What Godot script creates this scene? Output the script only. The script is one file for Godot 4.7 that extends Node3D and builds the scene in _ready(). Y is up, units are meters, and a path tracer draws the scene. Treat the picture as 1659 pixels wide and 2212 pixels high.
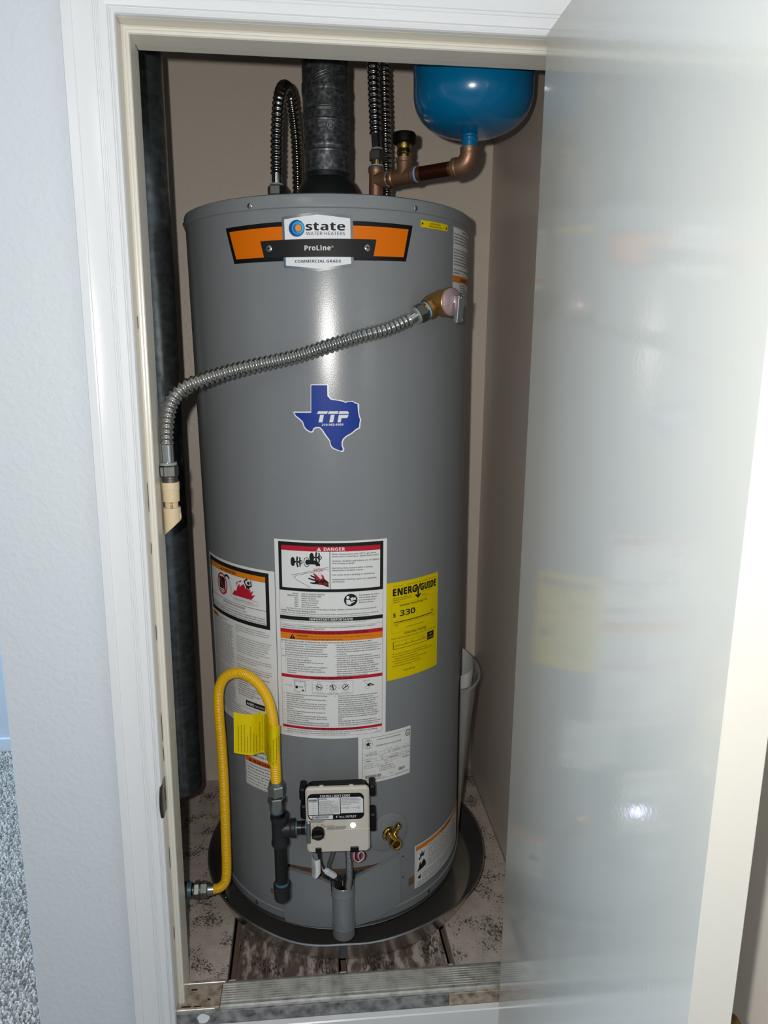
extends Node3D

# ---------------------------------------------------------------- mesh building
class Mb:
	var p := PackedVector3Array()
	var n := PackedVector3Array()
	var t := PackedVector2Array()
	var c := PackedColorArray()
	var col := Color(1, 1, 1)
	var xf := Transform3D.IDENTITY

	func tri(a: Vector3, b: Vector3, d: Vector3, na: Vector3, nb: Vector3, nd: Vector3, ta := Vector2.ZERO, tb := Vector2.ZERO, td := Vector2.ZERO) -> void:
		a = xf * a
		b = xf * b
		d = xf * d
		na = (xf.basis * na).normalized()
		nb = (xf.basis * nb).normalized()
		nd = (xf.basis * nd).normalized()
		var g := (b - a).cross(d - a)
		if g.length_squared() < 1e-20:
			return
		if g.dot(na + nb + nd) > 0.0:
			p.append_array(PackedVector3Array([a, d, b]))
			n.append_array(PackedVector3Array([na, nd, nb]))
			t.append_array(PackedVector2Array([ta, td, tb]))
		else:
			p.append_array(PackedVector3Array([a, b, d]))
			n.append_array(PackedVector3Array([na, nb, nd]))
			t.append_array(PackedVector2Array([ta, tb, td]))
		c.append_array(PackedColorArray([col, col, col]))

	func quad(a: Vector3, b: Vector3, d: Vector3, e: Vector3, out: Vector3) -> void:   # flat, corners in order, out = a rough outward direction
		var g := (b - a).cross(e - a)
		if g.length_squared() < 1e-20:
			g = (d - b).cross(e - b)
		g = g.normalized()
		if g.dot(out) < 0.0:
			g = -g
		var w := a.distance_to(b)
		var h := a.distance_to(e)
		tri(a, b, d, g, g, g, Vector2(0, 0), Vector2(w, 0), Vector2(w, h))
		tri(a, d, e, g, g, g, Vector2(0, 0), Vector2(w, h), Vector2(0, h))

	func grid(rows: Array, wrap := false, uvs := Vector2(1, 1), flip := false) -> void:
		var m := rows.size()
		var k: int = rows[0].size()
		var ns := []
		for i in m:
			var rn := PackedVector3Array()
			for j in k:
				var j0 := j - 1
				var j1 := j + 1
				if wrap:
					j0 = (j - 1 + k) % k
					j1 = (j + 1) % k
				else:
					j0 = maxi(j0, 0)
					j1 = mini(j1, k - 1)
				var i0 := maxi(i - 1, 0)
				var i1 := mini(i + 1, m - 1)
				var du: Vector3 = rows[i][j1] - rows[i][j0]
				if du.length_squared() < 1e-14:
					var q := i1 if i == 0 else i0
					du = rows[q][j1] - rows[q][j0]
				var dv: Vector3 = rows[i1][j] - rows[i0][j]
				var g := du.cross(dv)
				if flip:
					g = -g
				rn.append(g.normalized())
			ns.append(rn)
		var kk := k if wrap else k - 1
		for i in m - 1:
			for j in kk:
				var j1 := (j + 1) % k
				var u0 := float(j) / kk * uvs.x
				var u1 := float(j + 1) / kk * uvs.x
				var v0 := float(i) / (m - 1) * uvs.y
				var v1 := float(i + 1) / (m - 1) * uvs.y
				tri(rows[i][j], rows[i][j1], rows[i + 1][j1], ns[i][j], ns[i][j1], ns[i + 1][j1], Vector2(u0, v0), Vector2(u1, v0), Vector2(u1, v1))
				tri(rows[i][j], rows[i + 1][j1], rows[i + 1][j], ns[i][j], ns[i + 1][j1], ns[i + 1][j], Vector2(u0, v0), Vector2(u1, v1), Vector2(u0, v1))

	func lathe(prof: Array, seg := 48, a0 := 0.0, a1 := TAU, uvs := Vector2(1, 1)) -> void:   # prof: Vector2(r, y); the surface faces left of its way (y up = outward)
		var whole := absf(a1 - a0 - TAU) < 1e-4
		var i := 0
		while i < prof.size() - 1:
			var j := i + 1
			while j < prof.size() - 1 and absf((prof[j] - prof[j - 1]).angle_to(prof[j + 1] - prof[j])) < 0.62:
				j += 1
			var rows := []
			for q in range(i, j + 1):
				var r := PackedVector3Array()
				var cnt := seg if whole else seg + 1
				for s in cnt:
					var a := a0 + (a1 - a0) * s / seg
					r.append(Vector3(prof[q].x * sin(a), prof[q].y, prof[q].x * cos(a)))
				rows.append(r)
			grid(rows, whole, uvs)
			i = j

	func box(ctr: Vector3, size: Vector3, bev := 0.002) -> void:
		var h := size * 0.5
		bev = minf(bev, minf(h.x, minf(h.y, h.z)) * 0.95)
		var corner := func(sx, sy, sz, ax): # the corner's point on the face across axis ax
			var q := Vector3(sx * (h.x - bev), sy * (h.y - bev), sz * (h.z - bev))
			q[ax] = [sx, sy, sz][ax] * h[ax]
			return ctr + q
		for ax in 3:
			var o1 := (ax + 1) % 3
			var o2 := (ax + 2) % 3
			for s in [-1, 1]:
				var pts := []
				for e in [[-1, -1], [1, -1], [1, 1], [-1, 1]]:
					var sg := [0, 0, 0]
					sg[ax] = s
					sg[o1] = e[0]
					sg[o2] = e[1]
					pts.append(corner.call(sg[0], sg[1], sg[2], ax))
				var out := Vector3.ZERO
				out[ax] = s
				quad(pts[0], pts[1], pts[2], pts[3], out)
			if bev > 0.0:
				for s1 in [-1, 1]:
					for s2 in [-1, 1]:
						var ga := [0, 0, 0]
						ga[o1] = s1
						ga[o2] = s2
						var pts := []
						for w in [[-1, o1], [1, o1], [1, o2], [-1, o2]]:
							ga[ax] = w[0]
							pts.append(corner.call(ga[0], ga[1], ga[2], w[1]))
						var out := Vector3.ZERO
						out[o1] = s1
						out[o2] = s2
						quad(pts[0], pts[1], pts[2], pts[3], out)
		if bev > 0.0:
			for sx in [-1, 1]:
				for sy in [-1, 1]:
					for sz in [-1, 1]:
						var out := Vector3(sx, sy, sz).normalized()
						tri(corner.call(sx, sy, sz, 0), corner.call(sx, sy, sz, 1), corner.call(sx, sy, sz, 2), out, out, out)

	func prism(poly: PackedVector2Array, z0: float, z1: float, bev := 0.0, back := true) -> void:   # outline in xy, from z0 to z1, the front edge bevelled
		if Geometry2D.is_polygon_clockwise(poly):
			poly.reverse()
		var k := poly.size()
		var inner := PackedVector2Array()
		for i in k:
			var e0 := (poly[i] - poly[(i - 1 + k) % k]).normalized()
			var e1 := (poly[(i + 1) % k] - poly[i]).normalized()
			var nn := Vector2(-e0.y - e1.y, e0.x + e1.x).normalized()
			var cs := maxf(0.3, nn.dot(Vector2(-e1.y, e1.x)))
			inner.append(poly[i] + nn * bev / cs)
		for i in k:
			var j := (i + 1) % k
			var out2 := Vector2(poly[j].y - poly[i].y, poly[i].x - poly[j].x).normalized()
			var out := Vector3(out2.x, out2.y, 0)
			quad(Vector3(poly[i].x, poly[i].y, z0), Vector3(poly[j].x, poly[j].y, z0), Vector3(poly[j].x, poly[j].y, z1 - bev), Vector3(poly[i].x, poly[i].y, z1 - bev), out)
			if bev > 0.0:
				quad(Vector3(poly[i].x, poly[i].y, z1 - bev), Vector3(poly[j].x, poly[j].y, z1 - bev), Vector3(inner[j].x, inner[j].y, z1), Vector3(inner[i].x, inner[i].y, z1), out + Vector3(0, 0, 1))
		var f := Geometry2D.triangulate_polygon(inner)
		for q in range(0, f.size(), 3):
			var z := Vector3(0, 0, 1)
			tri(Vector3(inner[f[q]].x, inner[f[q]].y, z1), Vector3(inner[f[q + 1]].x, inner[f[q + 1]].y, z1), Vector3(inner[f[q + 2]].x, inner[f[q + 2]].y, z1), z, z, z, inner[f[q]], inner[f[q + 1]], inner[f[q + 2]])
		if back:
			f = Geometry2D.triangulate_polygon(poly)
			for q in range(0, f.size(), 3):
				var z := Vector3(0, 0, -1)
				tri(Vector3(poly[f[q]].x, poly[f[q]].y, z0), Vector3(poly[f[q + 1]].x, poly[f[q + 1]].y, z0), Vector3(poly[f[q + 2]].x, poly[f[q + 2]].y, z0), z, z, z)

	func tube(pts: PackedVector3Array, rad, seg := 16, cap := true) -> void:   # rad: a radius, or one radius per point
		var m := pts.size()
		var tan := func(i): return (pts[mini(i + 1, m - 1)] - pts[maxi(i - 1, 0)]).normalized()
		var t0: Vector3 = tan.call(0)
		var nn := t0.cross(Vector3.UP if absf(t0.y) < 0.9 else Vector3.RIGHT).normalized()
		var rows := []
		var before := t0
		for i in m:
			var tt: Vector3 = tan.call(i)
			var ax := before.cross(tt)
			if ax.length() > 1e-6:
				nn = nn.rotated(ax.normalized(), before.angle_to(tt))
			nn = (nn - tt * nn.dot(tt)).normalized()
			var bb := tt.cross(nn)
			before = tt
			var r: float = rad if rad is float else rad[i]
			var row := PackedVector3Array()
			for s in seg:
				var a := TAU * s / seg
				row.append(pts[i] + (nn * cos(a) + bb * sin(a)) * r)
			rows.append(row)
		grid(rows, true)
		if cap:
			for e in [0, m - 1]:
				var out: Vector3 = tan.call(e) * (-1.0 if e == 0 else 1.0)
				for s in range(1, seg - 1):
					tri(rows[e][0], rows[e][s], rows[e][s + 1], out, out, out)

	func ball(ctr: Vector3, r: float, seg := 12) -> void:
		var rows := []
		for i in seg / 2 + 1:
			var la := -PI / 2 + PI * i / (seg / 2)
			var row := PackedVector3Array()
			for s in seg:
				row.append(ctr + Vector3(sin(TAU * s / seg) * cos(la), sin(la), cos(TAU * s / seg) * cos(la)) * r)
			rows.append(row)
		grid(rows, true)

	func mesh() -> ArrayMesh:
		var a := []
		a.resize(Mesh.ARRAY_MAX)
		a[Mesh.ARRAY_VERTEX] = p
		a[Mesh.ARRAY_NORMAL] = n
		a[Mesh.ARRAY_TEX_UV] = t
		a[Mesh.ARRAY_COLOR] = c
		var m := ArrayMesh.new()
		m.add_surface_from_arrays(Mesh.PRIMITIVE_TRIANGLES, a)
		return m

# a printed layout in millimetres, x right and y down from its top left corner, laid on a cylinder of radius R (or flat when R is 0)
class Print:
	var mb := Mb.new()
	var R := 0.0
	var s0 := 0.0
	var h0 := 0.0
	var rot := 0.0
	var base := 0.0003
	var ky := 1.0
	static var font_cache := {}

	func _init(radius: float, s: float, h: float, turn := 0.0, lift := 0.0003) -> void:
		R = radius
		s0 = s
		h0 = h
		rot = turn
		base = lift

	func at(x: float, y: float, l: float) -> Vector3:
		x *= 0.001
		y *= 0.001 * ky
		var s := s0 + x * cos(rot) - y * sin(rot)
		var h := h0 - x * sin(rot) - y * cos(rot)
		var d := base + l * 0.00012
		if R == 0.0:
			return Vector3(s, h, d)
		return Vector3((R + d) * sin(s / R), h, (R + d) * cos(s / R))

	func nrm(x: float, y: float) -> Vector3:
		if R == 0.0:
			return Vector3(0, 0, 1)
		var s := s0 + (x * cos(rot) - y * sin(rot)) * 0.001
		return Vector3(sin(s / R), 0, cos(s / R))

	func tri2(a: Vector2, b: Vector2, d: Vector2, l: float) -> void:
		mb.tri(at(a.x, a.y, l), at(b.x, b.y, l), at(d.x, d.y, l), nrm(a.x, a.y), nrm(b.x, b.y), nrm(d.x, d.y))

	func poly(pts: PackedVector2Array, col: Color, l := 1.0) -> void:
		mb.col = col
		var lo := INF
		var hi := -INF
		for q in pts:
			lo = minf(lo, q.x)
			hi = maxf(hi, q.x)
		var parts := [pts]
		if R > 0.0 and hi - lo > 8.0:
			parts = []
			var cnt := int(ceil((hi - lo) / 8.0))
			for i in cnt:
				var xa := lo + (hi - lo) * i / cnt
				var xb := lo + (hi - lo) * (i + 1) / cnt
				parts.append_array(Geometry2D.intersect_polygons(pts, PackedVector2Array([Vector2(xa, -9999), Vector2(xb, -9999), Vector2(xb, 9999), Vector2(xa, 9999)])))
		for q in parts:
			var f := Geometry2D.triangulate_polygon(q)
			for i in range(0, f.size(), 3):
				tri2(q[f[i]], q[f[i + 1]], q[f[i + 2]], l)

	func rect(x: float, y: float, w: float, h: float, col: Color, l := 1.0) -> void:
		poly(PackedVector2Array([Vector2(x, y), Vector2(x + w, y), Vector2(x + w, y + h), Vector2(x, y + h)]), col, l)

	func rrect(x: float, y: float, w: float, h: float, r: float, col: Color, l := 1.0) -> void:
		poly(round_rect(x, y, w, h, r), col, l)

	static func round_rect(x: float, y: float, w: float, h: float, r: float) -> PackedVector2Array:
		var out := PackedVector2Array()
		for q in [[x + w - r, y + r, -90], [x + w - r, y + h - r, 0], [x + r, y + h - r, 90], [x + r, y + r, 180]]:
			for i in 6:
				out.append(Vector2(q[0], q[1]) + Vector2.from_angle(deg_to_rad(q[2] + 18.0 * i)) * r)
		return out

	func frame(x: float, y: float, w: float, h: float, th: float, col: Color, l := 1.0) -> void:
		rect(x, y, w, th, col, l)
		rect(x, y + h - th, w, th, col, l)
		rect(x, y + th, th, h - 2 * th, col, l)
		rect(x + w - th, y + th, th, h - 2 * th, col, l)

	func line(pts: Array, w: float, col: Color, l := 1.0) -> void:
		for i in pts.size() - 1:
			var d: Vector2 = (pts[i + 1] - pts[i]).normalized() * w * 0.5
			var o := Vector2(-d.y, d.x)
			poly(PackedVector2Array([pts[i] - d + o, pts[i + 1] + d + o, pts[i + 1] + d - o, pts[i] - d - o]), col, l)

	func disc(x: float, y: float, rx: float, ry: float, col: Color, l := 1.0, seg := 28) -> void:
		var q := PackedVector2Array()
		for i in seg:
			q.append(Vector2(x + rx * cos(TAU * i / seg), y + ry * sin(TAU * i / seg)))
		poly(q, col, l)

	func ring(x: float, y: float, rx: float, ry: float, w: float, col: Color, l := 1.0) -> void:
		mb.col = col
		for i in 32:
			var a := TAU * i / 32
			var b := TAU * (i + 1) / 32
			var q := [Vector2(cos(a) * rx, sin(a) * ry), Vector2(cos(b) * rx, sin(b) * ry), Vector2(cos(b) * (rx - w), sin(b) * (ry - w)), Vector2(cos(a) * (rx - w), sin(a) * (ry - w))]
			var o := Vector2(x, y)
			tri2(q[0] + o, q[1] + o, q[2] + o, l)
			tri2(q[0] + o, q[2] + o, q[3] + o, l)

	static func glyphs(s: String, face: String, weight: int, fine: bool) -> Array:
		var key := "%s|%s|%d|%s" % [s, face, weight, fine]
		if not font_cache.has(key):
			var sf := SystemFont.new()
			sf.font_names = PackedStringArray([face])
			sf.font_weight = weight
			var tm := TextMesh.new()
			tm.font = sf
			tm.font_size = 32 if fine else 16
			tm.pixel_size = 0.5 if fine else 1.0
			tm.depth = 0.0
			tm.curve_step = 2.0 if fine else 4.0
			tm.horizontal_alignment = HORIZONTAL_ALIGNMENT_LEFT
			tm.vertical_alignment = VERTICAL_ALIGNMENT_BOTTOM
			tm.text = s
			var a := tm.get_mesh_arrays()
			font_cache[key] = [a[Mesh.ARRAY_VERTEX], a[Mesh.ARRAY_INDEX], tm.get_aabb()]
		return font_cache[key]

	# cap: height of a capital; wide: width to fill (0 = the font's own); align 0 left, 0.5 middle, 1 right; vert: reads upwards
	func text(s: String, x: float, y: float, cap: float, col: Color, wide := 0.0, align := 0.0, weight := 400, l := 2.0, face := "Droid Sans", slant := 0.0, vert := false) -> float:
		var g := glyphs(s, face, weight, cap > 4.0)
		var k := cap / 11.6
		var box: AABB = g[2]
		var kx := k if wide <= 0.0 else wide / box.size.x
		var w := box.size.x * kx
		mb.col = col
		var v: PackedVector3Array = g[0]
		var ix: PackedInt32Array = g[1]
		var x0 := x - w * align
		var q := PackedVector2Array()
		for e in v:
			var px := (e.x - box.position.x) * kx + (e.y - 4.0) * k * slant
			var py := (e.y - 4.0) * k
			q.append(Vector2(x + py * -1.0, y - px + w * align) if vert else Vector2(x0 + px, y - py))
		for i in range(0, ix.size(), 3):
			tri2(q[ix[i]], q[ix[i + 1]], q[ix[i + 2]], l)
		return w

	func para(lines: Array, x: float, y: float, cap: float, step: float, col: Color, widest := 0.0, weight := 700, vert := false) -> void:
		var most := 0.0
		for s in lines:
			if s != "":
				most = maxf(most, (glyphs(s, "Droid Sans", weight, false)[2] as AABB).size.x)
		for i in lines.size():
			if lines[i] == "":
				continue
			var own: float = (glyphs(lines[i], "Droid Sans", weight, false)[2] as AABB).size.x
			var w := widest * own / most if widest > 0.0 else 0.0
			if vert:
				text(lines[i], x + i * step, y, cap, col, w, 0.0, weight, 2.0, "Droid Sans", 0.0, true)
			else:
				text(lines[i], x, y + i * step, cap, col, w, 0.0, weight)

	func warn_sign(x: float, y: float, w: float, col: Color, mark: Color, l := 2.0) -> void:   # a filled triangle with an exclamation mark, x y its lower left
		poly(PackedVector2Array([Vector2(x, y), Vector2(x + w, y), Vector2(x + w * 0.5, y - w * 0.87)]), col, l)
		poly(PackedVector2Array([Vector2(x + w * 0.44, y - w * 0.57), Vector2(x + w * 0.56, y - w * 0.57), Vector2(x + w * 0.53, y - w * 0.24), Vector2(x + w * 0.47, y - w * 0.24)]), mark, l + 1)
		disc(x + w * 0.5, y - w * 0.13, w * 0.06, w * 0.06, mark, l + 1, 8)

	func bars(x: float, y: float, w: float, h: float, col: Color, sd: int) -> void:
		var rng := RandomNumberGenerator.new()
		rng.seed = sd
		var q := 0.0
		while q < w:
			var b := rng.randf_range(0.25, 0.9)
			rect(x + q, y, minf(b, w - q), h, col, 2.0)
			q += b + rng.randf_range(0.3, 0.9)

# ---------------------------------------------------------------- nodes
var used_names := {}
var M := {}
const RH := 0.29                                    # radius of the heater's jacket
var HT := Transform3D()                             # the heater's own frame: origin under its middle, y along its (slightly leaning) axis, z towards the door

func numbered(called: String) -> String:
	var k: int = used_names.get(called, 0)
	used_names[called] = k + 1
	return called if k == 0 else "%s_%03d" % [called, k]

func thing(called: String, label: String, category: String, xf := Transform3D.IDENTITY, group := "") -> Node3D:
	var o := Node3D.new()
	o.name = numbered(called)
	add_child(o)
	o.transform = xf
	o.set_meta("label", label)
	o.set_meta("category", category)
	if group:
		o.set_meta("group", group)
	return o

func part(called: String, mb: Mb, m: Material, parent: Node3D, label := "") -> MeshInstance3D:
	var o := MeshInstance3D.new()
	o.name = called
	o.mesh = mb.mesh()
	o.material_override = m
	parent.add_child(o, true)
	if label:
		o.set_meta("label", label)
	return o

func struct(called: String, mb: Mb, m: Material, label: String) -> MeshInstance3D:
	var o := MeshInstance3D.new()
	o.name = called
	o.mesh = mb.mesh()
	o.material_override = m
	add_child(o)
	o.set_meta("kind", "structure")
	o.set_meta("label", label)
	o.set_meta("category", called.split("_")[0])
	return o

func boxes(list: Array, bev := 0.0) -> Mb:          # [x0, x1, y0, y1, z0, z1] each
	var mb := Mb.new()
	for b in list:
		mb.box(Vector3(b[0] + b[1], b[2] + b[3], b[4] + b[5]) * 0.5, Vector3(b[1] - b[0], b[3] - b[2], b[5] - b[4]), bev)
	return mb

func along(o: Vector3, d: Vector3) -> Transform3D:   # a frame whose y points along d
	var y := d.normalized()
	var x := y.cross(Vector3(0, 0, 1) if absf(y.z) < 0.9 else Vector3(0, 1, 0)).normalized()
	return Transform3D(Basis(x, y, x.cross(y)), o)

func facing(o: Vector3, d: Vector3) -> Transform3D:  # a frame whose z points along d, y up
	var z := d.normalized()
	var x := Vector3.UP.cross(z).normalized()
	return Transform3D(Basis(x, z.cross(x), z), o)

func on_heater(s: float, h: float, r := RH) -> Transform3D:   # in the heater's frame: z outwards at arc s
	var a := s / RH
	return Transform3D(Basis(Vector3.UP, a), Vector3(r * sin(a), h, r * cos(a)))

func way(ctrl: Array, step := 0.01) -> PackedVector3Array:    # a smooth path through points, evenly sampled
	var cv := Curve3D.new()
	cv.bake_interval = step * 0.5
	for i in ctrl.size():
		var a: Vector3 = ctrl[maxi(i - 1, 0)]
		var b: Vector3 = ctrl[mini(i + 1, ctrl.size() - 1)]
		var t := (b - a).normalized()
		var l0: float = ctrl[i].distance_to(a) / 3.0
		var l1: float = ctrl[i].distance_to(b) / 3.0
		cv.add_point(ctrl[i], -t * l0, t * l1)
	var out := PackedVector3Array()
	var total := cv.get_baked_length()
	var cnt := int(ceil(total / step))
	for i in cnt + 1:
		out.append(cv.sample_baked(total * i / cnt, true))
	return out

func corrugated(mb: Mb, ctrl: Array, r: float, amp: float, pitch: float, seg := 20) -> void:
	var pts := way(ctrl, pitch / 8.0)
	var rad := PackedFloat32Array()
	for i in pts.size():
		rad.append(r + amp * pow(0.5 + 0.5 * cos(TAU * i / 8.0), 0.8) - amp)
	var rr := []
	for x in rad:
		rr.append(x)
	mb.tube(pts, rr, seg)

func hex(mb: Mb, o: Vector3, d: Vector3, across: float, len: float, turn := 0.0) -> void:   # a hexagonal nut along d from o
	var f := along(o, d)
	var keep := mb.xf
	mb.xf = keep * f
	var r := across / sqrt(3.0)
	var cut := len * 0.12
	for i in 6:
		var a := turn + TAU * i / 6
		var b := turn + TAU * (i + 1) / 6
		var pa := Vector3(sin(a), 0, cos(a))
		var pb := Vector3(sin(b), 0, cos(b))
		var o2 := (pa + pb).normalized()
		mb.quad(pa * r + Vector3(0, cut, 0), pb * r + Vector3(0, cut, 0), pb * r + Vector3(0, len - cut, 0), pa * r + Vector3(0, len - cut, 0), o2)
		mb.quad(pa * r + Vector3(0, cut, 0), pb * r + Vector3(0, cut, 0), pb * r * 0.88, pa * r * 0.88, o2 + Vector3(0, -1, 0))
		mb.quad(pa * r + Vector3(0, len - cut, 0), pb * r + Vector3(0, len - cut, 0), pb * r * 0.88 + Vector3(0, len, 0), pa * r * 0.88 + Vector3(0, len, 0), o2 + Vector3(0, 1, 0))
		mb.tri(pa * r * 0.88, pb * r * 0.88, Vector3.ZERO, Vector3(0, -1, 0), Vector3(0, -1, 0), Vector3(0, -1, 0))
		mb.tri(pa * r * 0.88 + Vector3(0, len, 0), pb * r * 0.88 + Vector3(0, len, 0), Vector3(0, len, 0), Vector3(0, 1, 0), Vector3(0, 1, 0), Vector3(0, 1, 0))
	mb.xf = keep

func turned(mb: Mb, o: Vector3, d: Vector3, prof: Array, seg := 28) -> void:   # a lathed shape along d from o
	var keep := mb.xf
	mb.xf = keep * along(o, d)
	mb.lathe(prof, seg)
	mb.xf = keep

# ---------------------------------------------------------------- materials
func lin(r: float, g: float, b: float) -> Color:
	return Color(r, g, b).srgb_to_linear()

func paint(col: Color, rough: float, metal := 0.0, spec := 0.5) -> StandardMaterial3D:
	var m := StandardMaterial3D.new()
	m.albedo_color = col
	m.roughness = rough
	m.metallic = metal
	m.metallic_specular = spec
	m.cull_mode = BaseMaterial3D.CULL_DISABLED
	return m

func noise(freq: float, type := FastNoiseLite.TYPE_SIMPLEX_SMOOTH, oct := 3, sd := 1, size := 512, ramp: Gradient = null) -> NoiseTexture2D:
	var f := FastNoiseLite.new()
	f.noise_type = type
	f.frequency = freq
	f.fractal_octaves = oct
	f.seed = sd
	var t := NoiseTexture2D.new()
	t.width = size
	t.height = size
	t.seamless = true
	t.noise = f
	if ramp:
		t.color_ramp = ramp
	return t

func ramp(stops: Array) -> Gradient:                # [offset, colour] each
	var g := Gradient.new()
	var o := PackedFloat32Array()
	var c := PackedColorArray()
	for s in stops:
		o.append(s[0])
		c.append(s[1])
	g.offsets = o
	g.colors = c
	return g

func triplanar(m: StandardMaterial3D, scale: float, world := true) -> StandardMaterial3D:
	m.uv1_triplanar = true
	m.uv1_world_triplanar = world
	m.uv1_scale = Vector3.ONE * scale
	return m

func bumpy(m: StandardMaterial3D, tex: Texture2D, cm: float, scale: float, world := true) -> StandardMaterial3D:
	triplanar(m, scale, world)
	m.heightmap_enabled = true
	m.heightmap_texture = tex
	m.heightmap_scale = cm
	return m

func grey(a: float) -> Color:
	return Color(a, a, a)

# a board's picture: kind 0 painted and spotted with black mould, 1 bare old wood with remains of white paint
func board_picture(kind: int, sd: int, heavy: float) -> ImageTexture:
	var w := 320
	var h := 1024
	var f := FastNoiseLite.new()
	f.seed = sd
	f.frequency = 1.0
	f.fractal_octaves = 4
	var sp := FastNoiseLite.new()
	sp.seed = sd + 9
	sp.frequency = 1.0
	sp.fractal_octaves = 2
	var data := PackedByteArray()
	data.resize(w * h * 3)
	var i := 0
	for y in h:
		var v := y * 0.8 / h
		for x in w:
			var u := x * 0.25 / w
			var col: Color
			if kind == 0:
				var tone := f.get_noise_2d(u * 22, v * 22) * 0.05 + f.get_noise_2d(u * 160, v * 160) * 0.03
				col = Color(0.70 + tone, 0.655 + tone, 0.615 + tone)
				var where := f.get_noise_2d(u * 11 + 40, v * 11) * 1.5 + heavy
				var spot := sp.get_noise_2d(u * 120, v * 110)
				var k := clampf((spot + where * 0.55 - 0.50) * 5.0, 0.0, 1.0)
				var k2 := clampf((sp.get_noise_2d(u * 260 + 7, v * 230) * 0.9 + where * 0.6 - 0.58) * 6.0, 0.0, 1.0)
				col = col.lerp(Color(0.20, 0.18, 0.165), maxf(k, k2) * 0.72)
				if f.get_noise_2d(u * 60 + 90, v * 60 + 90) > 0.62:
					col = col.lerp(Color(0.42, 0.20, 0.14), 0.8)
			else:
				var g := f.get_noise_2d(u * 210, v * 7) * 0.5 + f.get_noise_2d(u * 620, v * 16) * 0.5
				col = Color(0.43, 0.375, 0.345).lerp(Color(0.25, 0.205, 0.18), clampf(0.5 + g * 1.3, 0, 1))
				var wp := f.get_noise_2d(u * 34 + 3, v * 15) + g * 0.55 + heavy
				col = col.lerp(Color(0.70, 0.655, 0.615), clampf(wp * 1.8 + 0.30, 0.0, 0.85))
				var dk := sp.get_noise_2d(u * 150, v * 70) + f.get_noise_2d(u * 12, v * 12 + 50) - 0.45
				col = col.lerp(Color(0.12, 0.10, 0.09), clampf(dk * 4.0, 0.0, 0.6))
			data[i] = int(clampf(col.r, 0, 1) * 255)
			data[i + 1] = int(clampf(col.g, 0, 1) * 255)
			data[i + 2] = int(clampf(col.b, 0, 1) * 255)
			i += 3
	return ImageTexture.create_from_image(Image.create_from_data(w, h, false, Image.FORMAT_RGB8, data))

# ---------------------------------------------------------------- scene
func _ready() -> void:
	# camera: a phone's 24 mm lens held 1.24 m above the cupboard's platform
	var cam := Camera3D.new()
	cam.name = "camera"
	cam.fov = rad_to_deg(2.0 * atan(1106.0 / 1535.5))
	cam.near = 0.02
	cam.far = 40.0
	add_child(cam)
	cam.position = Vector3(0, 1.24, 0)
	cam.rotation_degrees = Vector3(-11.754, -5.608, 0.522)
	cam.current = true

	# sky, exposure
	var env := Environment.new()
	env.background_mode = Environment.BG_COLOR
	env.background_color = Color(0.80, 0.89, 1.0)
	env.background_energy_multiplier = 1.0
	env.tonemap_mode = Environment.TONE_MAPPER_LINEAR
	env.tonemap_exposure = 1.0
	env.sdfgi_enabled = true
	env.ssao_enabled = true
	env.ssil_enabled = true
	var we := WorldEnvironment.new()
	we.name = "world_environment"
	we.environment = env
	add_child(we)

	# lights: the phone's flash, a hand's breadth beside the lens; daylight through the side window; the hall's ceiling lamp has its own builder
	var flash := SpotLight3D.new()
	flash.name = "phone_flash"
	add_child(flash)
	flash.position = Vector3(-0.058, 1.274, 0.0)
	flash.rotation_degrees = Vector3(-11.754, -5.608, 0)
	flash.spot_angle = 78.0
	flash.spot_angle_attenuation = 0.25
	flash.spot_range = 12.0
	flash.spot_attenuation = 2.0
	flash.light_size = 0.006
	flash.light_energy = 1.05
	flash.light_color = Color(1.0, 0.985, 0.96)
	flash.shadow_enabled = true
	var day := AreaLight3D.new()
	day.name = "window_daylight"
	add_child(day)
	day.transform = Transform3D(Basis(Vector3(0, 0, -1), Vector3(0, 1, 0), Vector3(-1, 0, 0)), Vector3(-2.57, 1.35, -1.88))
	day.area_size = Vector2(1.0, 1.2)
	day.light_energy = 5.0
	day.area_range = 12.0
	day.area_attenuation = 2.0
	day.light_color = Color(0.70, 0.86, 1.0)
	day.shadow_enabled = true

	materials()
	shell()
	door_frame()
	door()
	floors()
	threshold()
	var ax := Vector3(-0.016397, 0.999713, 0.01745).normalized()
	var e1 := ax.cross(Vector3(0, 0, 1)).normalized()
	HT = Transform3D(Basis(e1, ax, e1.cross(ax)), Vector3(0.05766, 0.06312, -1.60576))
	drain_pan()
	water_heater()
	gas_valve()
	drain_valve()
	relief_valve()
	discharge_line()
	gas_line()
	water_lines()
	expansion_tank()
	vent()
	duct()
	pouch()
	hall()

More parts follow.
